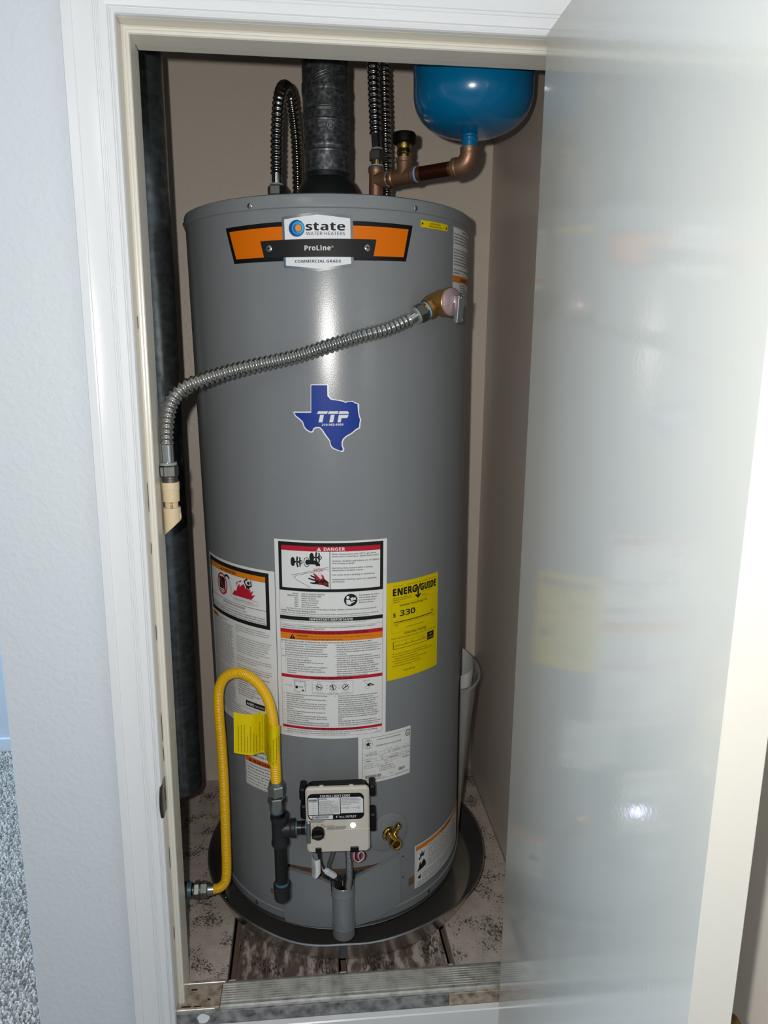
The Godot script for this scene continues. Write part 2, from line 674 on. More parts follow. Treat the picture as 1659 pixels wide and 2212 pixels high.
func materials() -> void:
	var peel := noise(0.035, FastNoiseLite.TYPE_SIMPLEX_SMOOTH, 4, 5, 512, ramp([[0.0, grey(0)], [0.42, grey(0.1)], [0.62, grey(0.75)], [1.0, grey(1)]]))
	var fine := noise(0.05, FastNoiseLite.TYPE_SIMPLEX_SMOOTH, 3, 8)
	M.wall = bumpy(paint(Color(0.83, 0.848, 0.865), 0.5, 0.0, 0.45), peel, 0.035, 3.2)
	M.closet = bumpy(paint(Color(0.80, 0.75, 0.70), 0.36, 0.0, 0.5), peel, 0.02, 3.2)
	M.side = paint(Color(0.94, 0.915, 0.89), 0.6)
	M.ceiling = paint(Color(0.86, 0.86, 0.85), 0.8)
	M.trim = bumpy(paint(Color(0.88, 0.885, 0.89), 0.22), fine, 0.004, 6.0)
	M.jamb = bumpy(paint(Color(0.86, 0.845, 0.80), 0.30), fine, 0.006, 6.0)
	var brush := noise(0.035, FastNoiseLite.TYPE_SIMPLEX_SMOOTH, 4, 21)
	M.door = bumpy(paint(Color(0.76, 0.75, 0.715), 0.10, 0.0, 0.9), brush, 0.008, 5.0)
	M.door.clearcoat_enabled = true
	M.door.clearcoat = 0.3
	M.door.clearcoat_roughness = 0.06
	M.jacket = bumpy(paint(Color(0.468, 0.479, 0.488), 0.25, 0.0, 0.5), noise(0.09, FastNoiseLite.TYPE_SIMPLEX_SMOOTH, 2, 3), 0.006, 9.0, false)
	M.sheet = paint(Color(0.84, 0.84, 0.83), 0.35)
	M.print = paint(Color.WHITE, 0.45, 0.0, 0.3)
	M.print.vertex_color_use_as_albedo = true
	M.yellow_paper = paint(Color(0.82, 0.73, 0.0), 0.45, 0.0, 0.3)
	M.black = paint(Color(0.04, 0.04, 0.045), 0.42, 0.0, 0.35)
	M.beige = bumpy(paint(Color(0.77, 0.74, 0.69), 0.36), fine, 0.004, 14.0, false)
	M.brown = bumpy(paint(Color(0.42, 0.30, 0.22), 0.9), fine, 0.2, 9.0, false)
	var dirt := noise(0.02, FastNoiseLite.TYPE_SIMPLEX_SMOOTH, 4, 31, 512, ramp([[0.0, Color(0.58, 0.56, 0.52)], [0.45, Color(0.76, 0.75, 0.72)], [1.0, Color(0.86, 0.85, 0.82)]]))
	M.alu = paint(Color(1, 1, 1), 0.36, 0.6)
	M.alu.albedo_texture = dirt
	triplanar(M.alu, 3.0)
	M.dirty = paint(Color(1, 1, 1), 0.6, 0.1)
	M.dirty.albedo_texture = noise(0.03, FastNoiseLite.TYPE_SIMPLEX_SMOOTH, 4, 33, 512, ramp([[0.0, Color(0.22, 0.21, 0.20)], [0.30, Color(0.42, 0.42, 0.42)], [0.6, Color(0.55, 0.55, 0.55)], [1.0, Color(0.64, 0.64, 0.63)]]))
	triplanar(M.dirty, 2.0)
	M.stub = paint(Color(1, 1, 1), 0.5, 0.2)
	M.stub.albedo_texture = noise(0.03, FastNoiseLite.TYPE_SIMPLEX_SMOOTH, 4, 36, 512, ramp([[0.0, Color(0.40, 0.35, 0.30)], [0.5, Color(0.66, 0.60, 0.53)], [1.0, Color(0.74, 0.70, 0.64)]]))
	triplanar(M.stub, 3.0)
	M.galv = paint(Color(1, 1, 1), 0.42, 0.85)
	M.galv.albedo_texture = noise(0.045, FastNoiseLite.TYPE_CELLULAR, 2, 12, 512, ramp([[0.0, Color(0.26, 0.275, 0.28)], [0.45, Color(0.40, 0.41, 0.42)], [0.75, Color(0.58, 0.59, 0.60)], [1.0, Color(0.70, 0.71, 0.72)]]))
	triplanar(M.galv, 5.0, false)
	M.duct = paint(Color(1, 1, 1), 0.3, 0.85)
	M.duct.albedo_texture = noise(0.03, FastNoiseLite.TYPE_CELLULAR, 3, 14, 512, ramp([[0.0, Color(0.33, 0.355, 0.36)], [0.5, Color(0.46, 0.485, 0.49)], [1.0, Color(0.60, 0.625, 0.63)]]))
	triplanar(M.duct, 3.0, false)
	M.pan = paint(Color(0.72, 0.71, 0.69), 0.3, 0.92)
	M.pan.roughness_texture = noise(0.012, FastNoiseLite.TYPE_SIMPLEX_SMOOTH, 4, 44, 512, ramp([[0, grey(0.55)], [1, grey(1)]]))
	M.pan.roughness = 0.3
	triplanar(M.pan, 2.0)
	M.steel = paint(Color(0.70, 0.69, 0.67), 0.16, 1.0)
	M.chrome = paint(Color(0.78, 0.78, 0.78), 0.12, 1.0)
	M.zinc = paint(Color(0.56, 0.58, 0.56), 0.3, 0.9)
	M.nut_dark = paint(Color(0.42, 0.42, 0.40), 0.35, 0.9)
	M.iron = bumpy(paint(Color(0.13, 0.135, 0.14), 0.42, 0.3), fine, 0.02, 12.0, false)
	M.black_pipe = paint(Color(0.075, 0.08, 0.09), 0.3, 0.3)
	M.sealant = paint(Color(0.25, 0.36, 0.42), 0.4)
	M.tape = paint(Color(0.45, 0.66, 0.86), 0.45)
	M.bronze = bumpy(paint(Color(0.58, 0.44, 0.34), 0.42, 0.7), fine, 0.02, 12.0, false)
	M.copper = paint(Color(0.34, 0.17, 0.13), 0.3, 0.75)
	M.brass = paint(Color(0.80, 0.66, 0.36), 0.2, 1.0)
	M.brass_cast = bumpy(paint(Color(0.66, 0.50, 0.28), 0.32, 0.9), fine, 0.012, 14.0, false)
	M.blue = paint(Color(0.0, 0.40, 0.585), 0.22)
	M.blue.clearcoat_enabled = true
	M.blue.clearcoat = 0.5
	M.blue.clearcoat_roughness = 0.08
	M.hose_yellow = paint(Color(0.88, 0.68, 0.04), 0.34)
	M.cpvc = paint(Color(0.82, 0.735, 0.60), 0.45)
	M.rubber = paint(Color(0.05, 0.05, 0.055), 0.5)
	M.grey_cable = paint(Color(0.33, 0.33, 0.33), 0.4)
	M.white_plastic = paint(Color(0.80, 0.81, 0.83), 0.35)
	M.washer = paint(Color(0.52, 0.56, 0.53), 0.4)
	M.pink = paint(Color(0.70, 0.24, 0.34), 0.45)
	M.white_wire = paint(Color(0.82, 0.80, 0.78), 0.45)
	M.film = paint(Color(0.66, 0.65, 0.63, 0.5), 0.32)
	M.film.transparency = BaseMaterial3D.TRANSPARENCY_ALPHA
	M.dark_void = paint(Color(0.10, 0.09, 0.085), 0.9)
	M.subfloor = paint(Color(0.50, 0.42, 0.35), 0.9)
	M.old_edge = paint(Color(0.30, 0.25, 0.21), 0.9)

func shell() -> void:
	# the cupboard and the hall before it
	struct("wall_front", boxes([[-0.532, -0.299, -0.18, 2.26, -1.29, -1.18], [0.420, 0.66, -0.18, 2.26, -1.29, -1.18], [-0.299, 0.420, 1.747, 2.26, -1.29, -1.18], [-0.299, 0.420, -0.18, -0.03, -1.29, -1.18]], 0.003), M.wall, "white orange peel textured wall round the cupboard doorway")
	struct("wall_closet_back", boxes([[-0.532, 0.66, -0.18, 2.26, -2.1, -1.985]]), M.closet, "beige back wall of the heater cupboard")
	struct("wall_closet_right", boxes([[0.474, 0.66, -0.18, 2.26, -1.985, -1.29]]), M.closet, "beige right wall inside the heater cupboard")
	struct("wall_closet_left", boxes([[-0.532, -0.474, -0.18, 2.26, -1.985, -1.29]]), M.closet, "left wall of the heater cupboard behind the duct")
	struct("ceiling_closet", boxes([[-0.474, 0.474, 2.2, 2.26, -1.985, -1.29]]), M.closet, "ceiling of the heater cupboard")
	struct("ceiling", boxes([[-2.7, 0.72, 2.26, 2.36, -2.63, 1.7]]), M.ceiling, "white ceiling of the hall")
	struct("wall_right", boxes([[0.60, 0.70, -0.18, 2.26, -1.18, 1.7]]), M.side, "pale side wall behind the open door")
	struct("wall_back", boxes([[-2.7, 0.60, -0.18, 2.26, 1.6, 1.7]]), M.wall, "white wall behind the camera")
	struct("wall_far", boxes([[-2.7, -0.532, -0.18, 2.26, -2.63, -2.53]]), M.wall, "far pale blue lit wall left of the cupboard")
	struct("wall_left", boxes([[-2.7, -2.6, -0.18, 0.7, -2.53, 1.6], [-2.7, -2.6, 2.0, 2.26, -2.53, 1.6], [-2.7, -2.6, 0.7, 2.0, -2.53, -2.44], [-2.7, -2.6, 0.7, 2.0, -1.32, 1.6]]), M.wall, "wall with the window on the left")
	struct("wall_closet_side", boxes([[-0.545, -0.532, -0.18, 2.26, -2.53, -1.29]]), M.wall, "outer left side of the cupboard")
	struct("baseboard_far", boxes([[-2.6, -0.545, -0.18, -0.125, -2.53, -2.518]], 0.003), M.trim, "white baseboard along the far wall")
	var w := struct("window_1", boxes([[-2.68, -2.62, 0.7, 0.75, -2.44, -1.32], [-2.68, -2.62, 1.95, 2.0, -2.44, -1.32], [-2.68, -2.62, 0.75, 1.95, -2.44, -2.39], [-2.68, -2.62, 0.75, 1.95, -1.37, -1.32], [-2.67, -2.63, 0.75, 1.95, -1.90, -1.86]], 0.004), M.trim, "white framed window in the left wall")
	var pane := paint(Color(0.9, 0.95, 1.0, 0.06), 0.02)
	pane.transparency = BaseMaterial3D.TRANSPARENCY_ALPHA
	for z in [[-2.39, -1.90], [-1.86, -1.37]]:
		part("pane", boxes([[-2.652, -2.648, 0.75, 1.95, z[0], z[1]]]), pane, w)

func sweep_frame(mb: Mb, prof: Array, xl: float, xr: float, yb: float, yt: float, z: float) -> void:   # a moulding up the left, across the top and down the right; prof: (outwards, proud)
	for i in prof.size() - 1:
		var a: Vector2 = prof[i]
		var b: Vector2 = prof[i + 1]
		var pa := [Vector3(xl - a.x, yb, z + a.y), Vector3(xl - a.x, yt + a.x, z + a.y), Vector3(xr + a.x, yt + a.x, z + a.y), Vector3(xr + a.x, yb, z + a.y)]
		var pb := [Vector3(xl - b.x, yb, z + b.y), Vector3(xl - b.x, yt + b.x, z + b.y), Vector3(xr + b.x, yt + b.x, z + b.y), Vector3(xr + b.x, yb, z + b.y)]
		for k in 3:
			var side: Vector3 = [Vector3(-1, 0, 0), Vector3(0, 1, 0), Vector3(1, 0, 0)][k]
			var d := b - a
			var out := side * -d.y + Vector3(0, 0, 1) * d.x
			mb.quad(pa[k], pa[k + 1], pb[k + 1], pb[k], out)

func door_frame() -> void:
	var mb := Mb.new()
	var prof := [Vector2(0.0, 0.0), Vector2(0.0, 0.007), Vector2(0.0012, 0.0105), Vector2(0.004, 0.0125), Vector2(0.0068, 0.0115), Vector2(0.0085, 0.0082), Vector2(0.0095, 0.0082), Vector2(0.0105, 0.0115), Vector2(0.0215, 0.0125), Vector2(0.0225, 0.0105), Vector2(0.0240, 0.0105), Vector2(0.0250, 0.0124), Vector2(0.0265, 0.0124), Vector2(0.0275, 0.0105), Vector2(0.0290, 0.0105), Vector2(0.0300, 0.0128)]
	for i in 9:
		var u := i / 8.0
		prof.append(Vector2(0.031 + 0.026 * u, 0.0128 + 0.0030 * u * u))
	prof.append_array([Vector2(0.0582, 0.0178), Vector2(0.0600, 0.0182), Vector2(0.0718, 0.0182), Vector2(0.0732, 0.0168), Vector2(0.0732, 0.0)])
	sweep_frame(mb, prof, -0.2782, 0.4050, -0.18, 1.7268, -1.18)
	struct("trim_1", mb, M.trim, "white moulded casing round the cupboard doorway")
	# the jamb liners, and on them the stop
	var jb := boxes([[-0.299, -0.2790, -0.03, 1.7475, -1.29, -1.1805], [0.4050, 0.420, -0.03, 1.7475, -1.29, -1.1805], [-0.2790, 0.4050, 1.7270, 1.7470, -1.29, -1.1805]], 0.0012)
	var j := struct("trim_2", jb, M.jamb, "cream painted door jamb with a worn latch side")
	var st := Mb.new()
	var sp := [Vector2(0.0, 0.0), Vector2(0.0, 0.0)]
	sp = []
	for q in [[0.0, 0.0], [0.0, 0.0355], [0.0015, 0.0375], [0.0045, 0.0390], [0.0070, 0.0385], [0.0076, 0.0368], [0.0086, 0.0368], [0.0092, 0.0380], [0.0116, 0.0376], [0.0128, 0.0350], [0.0128, 0.0]]:
		sp.append(Vector2(q[0], q[1]))
	# stop profile measured from its inner edge outwards
	var inner := []
	for q in sp:
		inner.append(Vector2(0.0128 - q.x, q.y))
	inner.reverse()
	sweep_frame(st, inner, -0.2662, 0.3925, -0.02, 1.7142, -1.2385)
	part("door_stop", st, M.jamb, j)
	part("backing_strip", boxes([[-0.2792, -0.2672, -0.02, 1.7142, -1.262, -1.2400], [-0.2672, 0.4050, 1.7150, 1.7272, -1.262, -1.2400]], 0.001), M.jamb, j)
	# latch strike plate let into the jamb, its lip curving round the edge
	var pl := Mb.new()
	var rows := []
	for i in 13:
		var v := i / 12.0
		var y := lerpf(0.437, 0.503, v)
		var lip := 0.012 * pow(sin(PI * v), 0.7)
		var row := PackedVector3Array()
		for q in [[-1.2005, 0.0003], [-1.185, 0.0006], [-1.1765 + lip * 0.3, 0.0012], [-1.1715 + lip * 0.9, 0.0002], [-1.1695 + lip, -0.0022]]:
			row.append(Vector3(-0.2790 + q[1] + 0.0004, y, q[0]))
		rows.append(row)
	pl.grid(rows)
	var sk := part("strike_plate", pl, M.nut_dark, j, "tarnished latch strike plate")
	part("latch_hole", boxes([[-0.2795, -0.2780, 0.456, 0.486, -1.1985, -1.1880]], 0.001), M.brown, sk)
	# bare wood where the paint has chipped off the stop's edge
	var rng := RandomNumberGenerator.new()
	rng.seed = 4
	for q in [[1.02, 0.05], [0.93, 0.02], [0.78, 0.03], [0.60, 0.06], [0.545, 0.035], [0.33, 0.05], [0.17, 0.03], [1.30, 0.02]]:
		var ch := Mb.new()
		var poly := PackedVector2Array()
		for i in 10:
			var a := TAU * i / 10
			poly.append(Vector2(cos(a) * rng.randf_range(0.0006, 0.0016), sin(a) * q[1] * rng.randf_range(0.35, 0.6)))
		ch.xf = Transform3D(Basis(), Vector3(-0.2782, q[0], -1.2025))
		ch.prism(poly, 0.0, 0.0012)
		part("paint_chip", ch, M.old_edge, j)
	# the board below the threshold
	var rp := [Vector2(0.0, 0.0), Vector2(0.0, 0.016), Vector2(0.002, 0.018), Vector2(0.155, 0.018)]
	var rb := boxes([[-0.262, 0.405, -0.18, -0.0225, -1.18, -1.1645], [-0.262, 0.405, -0.18, -0.070, -1.1645, -1.1590]], 0.002)
	struct("trim_3", rb, M.trim, "white riser board below the metal threshold")

func door() -> void:
	var t := Node3D.new()
	t.name = "door_1"
	add_child(t)
	t.set_meta("kind", "structure")
	t.set_meta("label", "white painted door standing open on the right")
	t.set_meta("category", "door")
	var d := Vector3(0.0009, 0, 0.6225).normalized()
	t.transform = Transform3D(Basis(d, Vector3.UP, d.cross(Vector3.UP)), Vector3(0.3550, 0, -1.1675))
	var mb := Mb.new()
	mb.box(Vector3(0.3115, 0.8175, -0.0225), Vector3(0.623, 1.825, 0.045), 0.0014)
	part("slab", mb, M.door, t)
	var kb := Mb.new()
	turned(kb, Vector3(0.560, 0.512, -0.045), Vector3(0, 0, -1), [Vector2(0.034, 0.0), Vector2(0.034, 0.004), Vector2(0.030, 0.009), Vector2(0.016, 0.013), Vector2(0.013, 0.020), Vector2(0.0145, 0.028), Vector2(0.024, 0.036), Vector2(0.0285, 0.046), Vector2(0.027, 0.056), Vector2(0.020, 0.062), Vector2(0.0, 0.064)], 36)
	var am := paint(Color(0.42, 0.33, 0.20), 0.38, 0.85)
	part("door_knob", kb, am, t, "dark antique brass door knob")
	var hb := Mb.new()
	for y in [0.12, 0.82, 1.50]:
		turned(hb, Vector3(-0.004, y, -0.048), Vector3.UP, [Vector2(0, 0), Vector2(0.006, 0), Vector2(0.006, 0.09), Vector2(0, 0.09)], 12)
		part("hinge", hb, M.nut_dark, t)
		hb = Mb.new()

func board(parent: Node3D, x0: float, x1: float, xb0: float, xb1: float, m: Material) -> void:   # a floor board between its front (x0 x1) and back (xb0 xb1) edges
	var mb := Mb.new()
	var z0 := -1.243
	var z1 := -1.984
	var n := 10
	var rows := []
	var b := 0.0025
	for q in [[0.0, -0.022], [0.0, -b], [b * 0.3, -b * 0.3], [b, 0.0], [-b, 0.0], [-b * 0.3, -b * 0.3], [0.0, -b], [0.0, -0.022]]:
		pass
	var prof := [[0, 0.0, -0.022], [0, 0.0, -b], [0, b * 0.3, -b * 0.3], [0, b, 0.0], [1, -b, 0.0], [1, -b * 0.3, -b * 0.3], [1, 0.0, -b], [1, 0.0, -0.022]]
	for i in n + 1:
		var v := float(i) / n
		var xa := lerpf(x0, xb0, v)
		var xc := lerpf(x1, xb1, v)
		var row := []
		for q in prof:
			row.append(Vector3((xa if q[0] == 0 else xc) + q[1], q[2], lerpf(z0, z1, v)))
		rows.append(row)
	for i in n:
		for k in prof.size() - 1:
			var a: Vector3 = rows[i][k]
			var c: Vector3 = rows[i][k + 1]
			var d: Vector3 = rows[i + 1][k + 1]
			var e: Vector3 = rows[i + 1][k]
			var nn := (c - a).cross(e - a).normalized()
			var uv := func(p: Vector3): return Vector2((p.x - x0) / 0.25 + p.y * 4.0, (p.z - z0) / -0.8)
			mb.tri(a, c, d, nn, nn, nn, uv.call(a), uv.call(c), uv.call(d))
			mb.tri(a, d, e, nn, nn, nn, uv.call(a), uv.call(d), uv.call(e))
	mb.quad(rows[0][0], rows[0][3], rows[0][4], rows[0][7], Vector3(0, 0, 1))
	part("floor_board", mb, m, parent)

func floors() -> void:
	var base := struct("floor_closet", boxes([[-0.474, 0.474, -0.16, -0.12, -1.985, -1.24]]), M.subfloor, "old board floor of the heater cupboard")
	var mats := []
	for q in [[0, 3, 0.08], [1, 17, -0.06], [1, 29, 0.06], [0, 41, 0.16]]:
		var m := paint(Color(1, 1, 1), 0.8)
		m.albedo_texture = board_picture(q[0], q[1], q[2])
		m.metallic_specular = 0.3
		mats.append(m)
	board(base, -0.470, -0.1910, -0.470, -0.200, mats[0])
	board(base, -0.1740, 0.0383, -0.190, 0.030, mats[1])
	board(base, 0.0547, 0.2690, 0.045, 0.240, mats[2])
	board(base, 0.2840, 0.472, 0.258, 0.472, mats[3])
	# the hall's carpet: a backing and its pile
	var cm := paint(Color(0.55, 0.53, 0.51), 0.95)
	var fl := struct("floor", boxes([[-2.6, 0.60, -0.30, -0.181, -1.18, 1.6], [-2.6, -0.545, -0.30, -0.181, -2.53, -1.18]]), cm, "grey flecked cut pile carpet of the hall")
	var tuft := Mb.new()
	for k in 3:
		var a := TAU * k / 3
		var b := TAU * (k + 1) / 3
		var pa := Vector3(sin(a), 0, cos(a)) * 0.0032
		var pb := Vector3(sin(b), 0, cos(b)) * 0.0032
		var up := Vector3(0, 0.009, 0)
		var o := (pa + pb).normalized()
		tuft.tri(pa, pb, pb * 0.8 + up, o, o, o)
		tuft.tri(pa, pb * 0.8 + up, pa * 0.8 + up, o, o, o)
		tuft.tri(pa * 0.8 + up, pb * 0.8 + up, up * 1.25, o + Vector3.UP, o + Vector3.UP, Vector3.UP)
	var mm := MultiMesh.new()
	mm.transform_format = MultiMesh.TRANSFORM_3D
	mm.use_colors = true
	var rng := RandomNumberGenerator.new()
	rng.seed = 77
	var places := []
	var z := -2.51
	while z < -0.9:
		var x := -1.75
		while x < -0.55:
			if z < -1.17 or x > -1.2:
				places.append(Vector3(x + rng.randf_range(-0.003, 0.003), -0.183, z + rng.randf_range(-0.003, 0.003)))
			x += 0.0066
		z += 0.0066
	mm.instance_count = places.size()
	mm.mesh = tuft.mesh()
	for i in places.size():
		var bs := Basis(Vector3.UP, rng.randf() * TAU) * Basis(Vector3(1, 0, 0), rng.randf_range(-0.5, 0.5)) * Basis(Vector3(0, 0, 1), rng.randf_range(-0.5, 0.5))
		mm.set_instance_transform(i, Transform3D(bs.scaled(Vector3.ONE * rng.randf_range(0.8, 1.3)), places[i]))
		var g := 0.60 + 0.26 * rng.randf() - (0.30 if rng.randf() < 0.28 else 0.0)
		mm.set_instance_color(i, Color(g, g * 0.92, g * 0.84))
	var mi := MultiMeshInstance3D.new()
	mi.name = "carpet_pile"
	mi.multimesh = mm
	var pm := paint(Color.WHITE, 0.95)
	pm.vertex_color_use_as_albedo = true
	mi.material_override = pm
	mi.set_meta("kind", "stuff")
	fl.add_child(mi)

func threshold() -> void:
	# ribbed metal strip across the doorway; the left end is bare wood where a piece is missing
	var t := Node3D.new()
	t.name = "trim_4"
	add_child(t)
	t.set_meta("kind", "structure")
	t.set_meta("label", "ribbed aluminium threshold with worn ends")
	t.set_meta("category", "trim")
	var mb := Mb.new()
	var prof := [[-1.2455, 0.004], [-1.2455, 0.0075], [-1.2400, 0.0100]]
	for i in 8:
		var z := -1.2370 + i * 0.0056
		prof.append_array([[z, 0.0104, 0], [z + 0.0010, 0.0104, 1], [z + 0.0024, 0.0104, 1], [z + 0.0034, 0.0104, 0]])
	prof.append_array([[-1.1885, 0.0104], [-1.1850, 0.0085], [-1.1835, 0.0050], [-1.1835, -0.004]])
	var xs := [-0.196, -0.170, -0.13, 0.20, 0.27, 0.31, 0.4045]
	var hs := [0.0016, 0.0020, 0.0022, 0.0022, 0.0014, 0.0005, 0.0003]
	for k in xs.size() - 1:
		for i in prof.size() - 1:
			var v := func(q, e): return Vector3(xs[e], q[1] + (hs[e] * q[2] if q.size() > 2 else 0.0), q[0])
			var dz: float = prof[i + 1][0] - prof[i][0]
			mb.quad(v.call(prof[i], k), v.call(prof[i], k + 1), v.call(prof[i + 1], k + 1), v.call(prof[i + 1], k), Vector3(0, 1, 0.3 if i > 3 else -0.3) + Vector3(0, 0, 1 if dz < 0.0005 and i > 5 else 0))
	part("ribbed_strip", mb, M.alu, t)
	part("bare_end", boxes([[-0.279, -0.197, -0.010, 0.0085, -1.2400, -1.1870]], 0.0015), M.stub, t, "worn end without ribs")
	part("rear_edge", boxes([[-0.279, -0.192, 0.000, 0.0125, -1.2480, -1.2405]], 0.001), M.alu, t)
	part("front_edge", boxes([[-0.279, -0.205, 0.000, 0.0105, -1.1865, -1.1825]], 0.001), M.alu, t)
	part("front_lip", boxes([[-0.279, 0.255, -0.0240, 0.0045, -1.1875, -1.1795]], 0.0008), M.dirty, t)
	part("front_lip", boxes([[0.256, 0.4050, -0.0240, 0.0045, -1.1875, -1.1795]], 0.0008), M.stub, t)
	var blob := Mb.new()
	var q := PackedVector2Array()
	for i in 16:
		var a := TAU * i / 16
		q.append(Vector2(-0.228, -0.0085) + Vector2(cos(a) * 0.0115, sin(a) * 0.0105) * (1.0 + 0.07 * sin(3.0 * a + 1.0) + 0.05 * sin(5.0 * a)))
	blob.prism(q, -1.1796, -1.1785, 0.0004)
	part("paint_blob", blob, M.trim, t, "blob of white paint")
	for e in [[-0.252, 0.009, -1.230, 0.012, 0.004], [-0.262, 0.009, -1.192, 0.018, 0.003], [-0.240, 0.009, -1.191, 0.015, 0.003], [-0.220, 0.009, -1.205, 0.005, 0.004]]:
		part("dirt_fleck", boxes([[e[0] - e[3] * 0.5, e[0] + e[3] * 0.5, 0.0080, 0.0090, e[2] - e[4] * 0.5, e[2] + e[4] * 0.5]], 0.0004), M.dark_void, t)

func hall() -> void:
	var t := thing("ceiling_lamp", "round frosted ceiling lamp of the hall", "lamp", Transform3D(Basis(), Vector3(-0.75, 2.26, 0.75)))
	var b := Mb.new()
	b.lathe([Vector2(0, -0.03), Vector2(0.15, -0.03), Vector2(0.155, -0.02), Vector2(0.155, 0.0)], 32)
	part("base", b, M.trim, t)
	var g := Mb.new()
	var pr := []
	for i in 9:
		var a := PI * 0.5 * i / 8
		pr.append(Vector2(0.14 * sin(a), -0.10 * cos(a) - 0.03))
	g.lathe(pr, 32)
	var gm := paint(Color(0.95, 0.95, 0.93), 0.5)
	gm.emission_enabled = true
	gm.emission = Color(1.0, 0.97, 0.92)
	gm.emission_energy_multiplier = 1.0
	part("lamp_shade", g, gm, t)
	var l := OmniLight3D.new()
	l.name = "ceiling_lamp_light"
	add_child(l)
	l.position = Vector3(-0.75, 2.07, 0.75)
	l.light_size = 0.14
	l.light_energy = 0.16
	l.omni_range = 10.0
	l.omni_attenuation = 2.0
	l.light_color = Color(1.0, 0.98, 0.95)
	l.shadow_enabled = true

# ---------------------------------------------------------------- pan and heater
func drain_pan() -> void:
	var t := thing("drain_pan", "round shallow metal drain pan under the water heater", "pan", Transform3D(Basis(), Vector3(0.0710, 0.001, -1.6005)))
	var mb := Mb.new()
	var prof := [Vector2(0.0, 0.0), Vector2(0.312, 0.0), Vector2(0.3175, 0.003), Vector2(0.3230, 0.012), Vector2(0.3400, 0.0545), Vector2(0.3432, 0.0575), Vector2(0.3445, 0.0600), Vector2(0.3430, 0.0625), Vector2(0.3405, 0.0615), Vector2(0.3385, 0.0570), Vector2(0.3200, 0.0125), Vector2(0.3150, 0.0050), Vector2(0.3090, 0.0025), Vector2(0.0, 0.0025)]
	mb.lathe(prof, 160)
	# the rim is dented at the front
	for i in mb.p.size():
		var q := mb.p[i]
		var a := rad_to_deg(atan2(q.x, q.z))
		var k := smoothstep(0.005, 0.06, q.y)
		var dr := 0.0055 * exp(-pow((a + 20.0) / 11.0, 2)) - 0.0045 * exp(-pow((a - 24.0) / 16.0, 2)) + 0.0035 * exp(-pow((a - 58.0) / 14.0, 2)) - 0.003 * exp(-pow((a + 3.0) / 6.0, 2))
		var r := Vector2(q.x, q.z).length()
		if r > 0.3:
			mb.p[i] = q * Vector3(1 + dr * k / r, 1, 1 + dr * k / r)
	part("pan", mb, M.pan, t)
	for a in [-22.0, -62.0]:
		var rv := Mb.new()
		var dir := Vector3(sin(deg_to_rad(a)), 0, cos(deg_to_rad(a)))
		rv.ball(dir * (0.346 if a > -30 else 0.3245) + Vector3(0, 0.0585 if a > -30 else 0.034, 0), 0.0032, 10)
		part("rivet", rv, M.chrome, t)

func curved_plate(outline: PackedVector2Array, d0: float, d1: float) -> Mb:   # a sheet on the jacket, outline in millimetres of arc and height
	var pr := Print.new(RH, 0, 0, 0, d1)
	var q := PackedVector2Array()
	for e in outline:
		q.append(Vector2(e.x, -e.y))
	pr.poly(q, Color.WHITE, 0)
	if Geometry2D.is_polygon_clockwise(q):
		q.reverse()
	for i in q.size():
		var a := q[i]
		var b := q[(i + 1) % q.size()]
		var n := int(ceil(a.distance_to(b) / 10.0))
		for k in n:
			var u := a.lerp(b, float(k) / n)
			var v := a.lerp(b, float(k + 1) / n)
			pr.base = d0
			var lo := pr.at(u.x, u.y, 0)
			var lo2 := pr.at(v.x, v.y, 0)
			pr.base = d1
			var out2 := Vector2(v.y - u.y, u.x - v.x).normalized()
			pr.mb.quad(lo, lo2, pr.at(v.x, v.y, 0), pr.at(u.x, u.y, 0), Basis(Vector3.UP, u.x * 0.001 / RH) * Vector3(out2.x, -out2.y, 0))
			pr.base = d1
	return pr.mb

func sticker(parent: Node3D, called: String, pr: Print, w: float, h: float, m: Material, round := 0.0) -> MeshInstance3D:
	var sh := Print.new(pr.R, pr.s0, pr.h0, pr.rot, pr.base)
	if round > 0.0:
		sh.rrect(0, 0, w, h, round, Color.WHITE, 0)
	else:
		sh.rect(0, 0, w, h, Color.WHITE, 0)
	return part(called, sh.mb, m, parent)

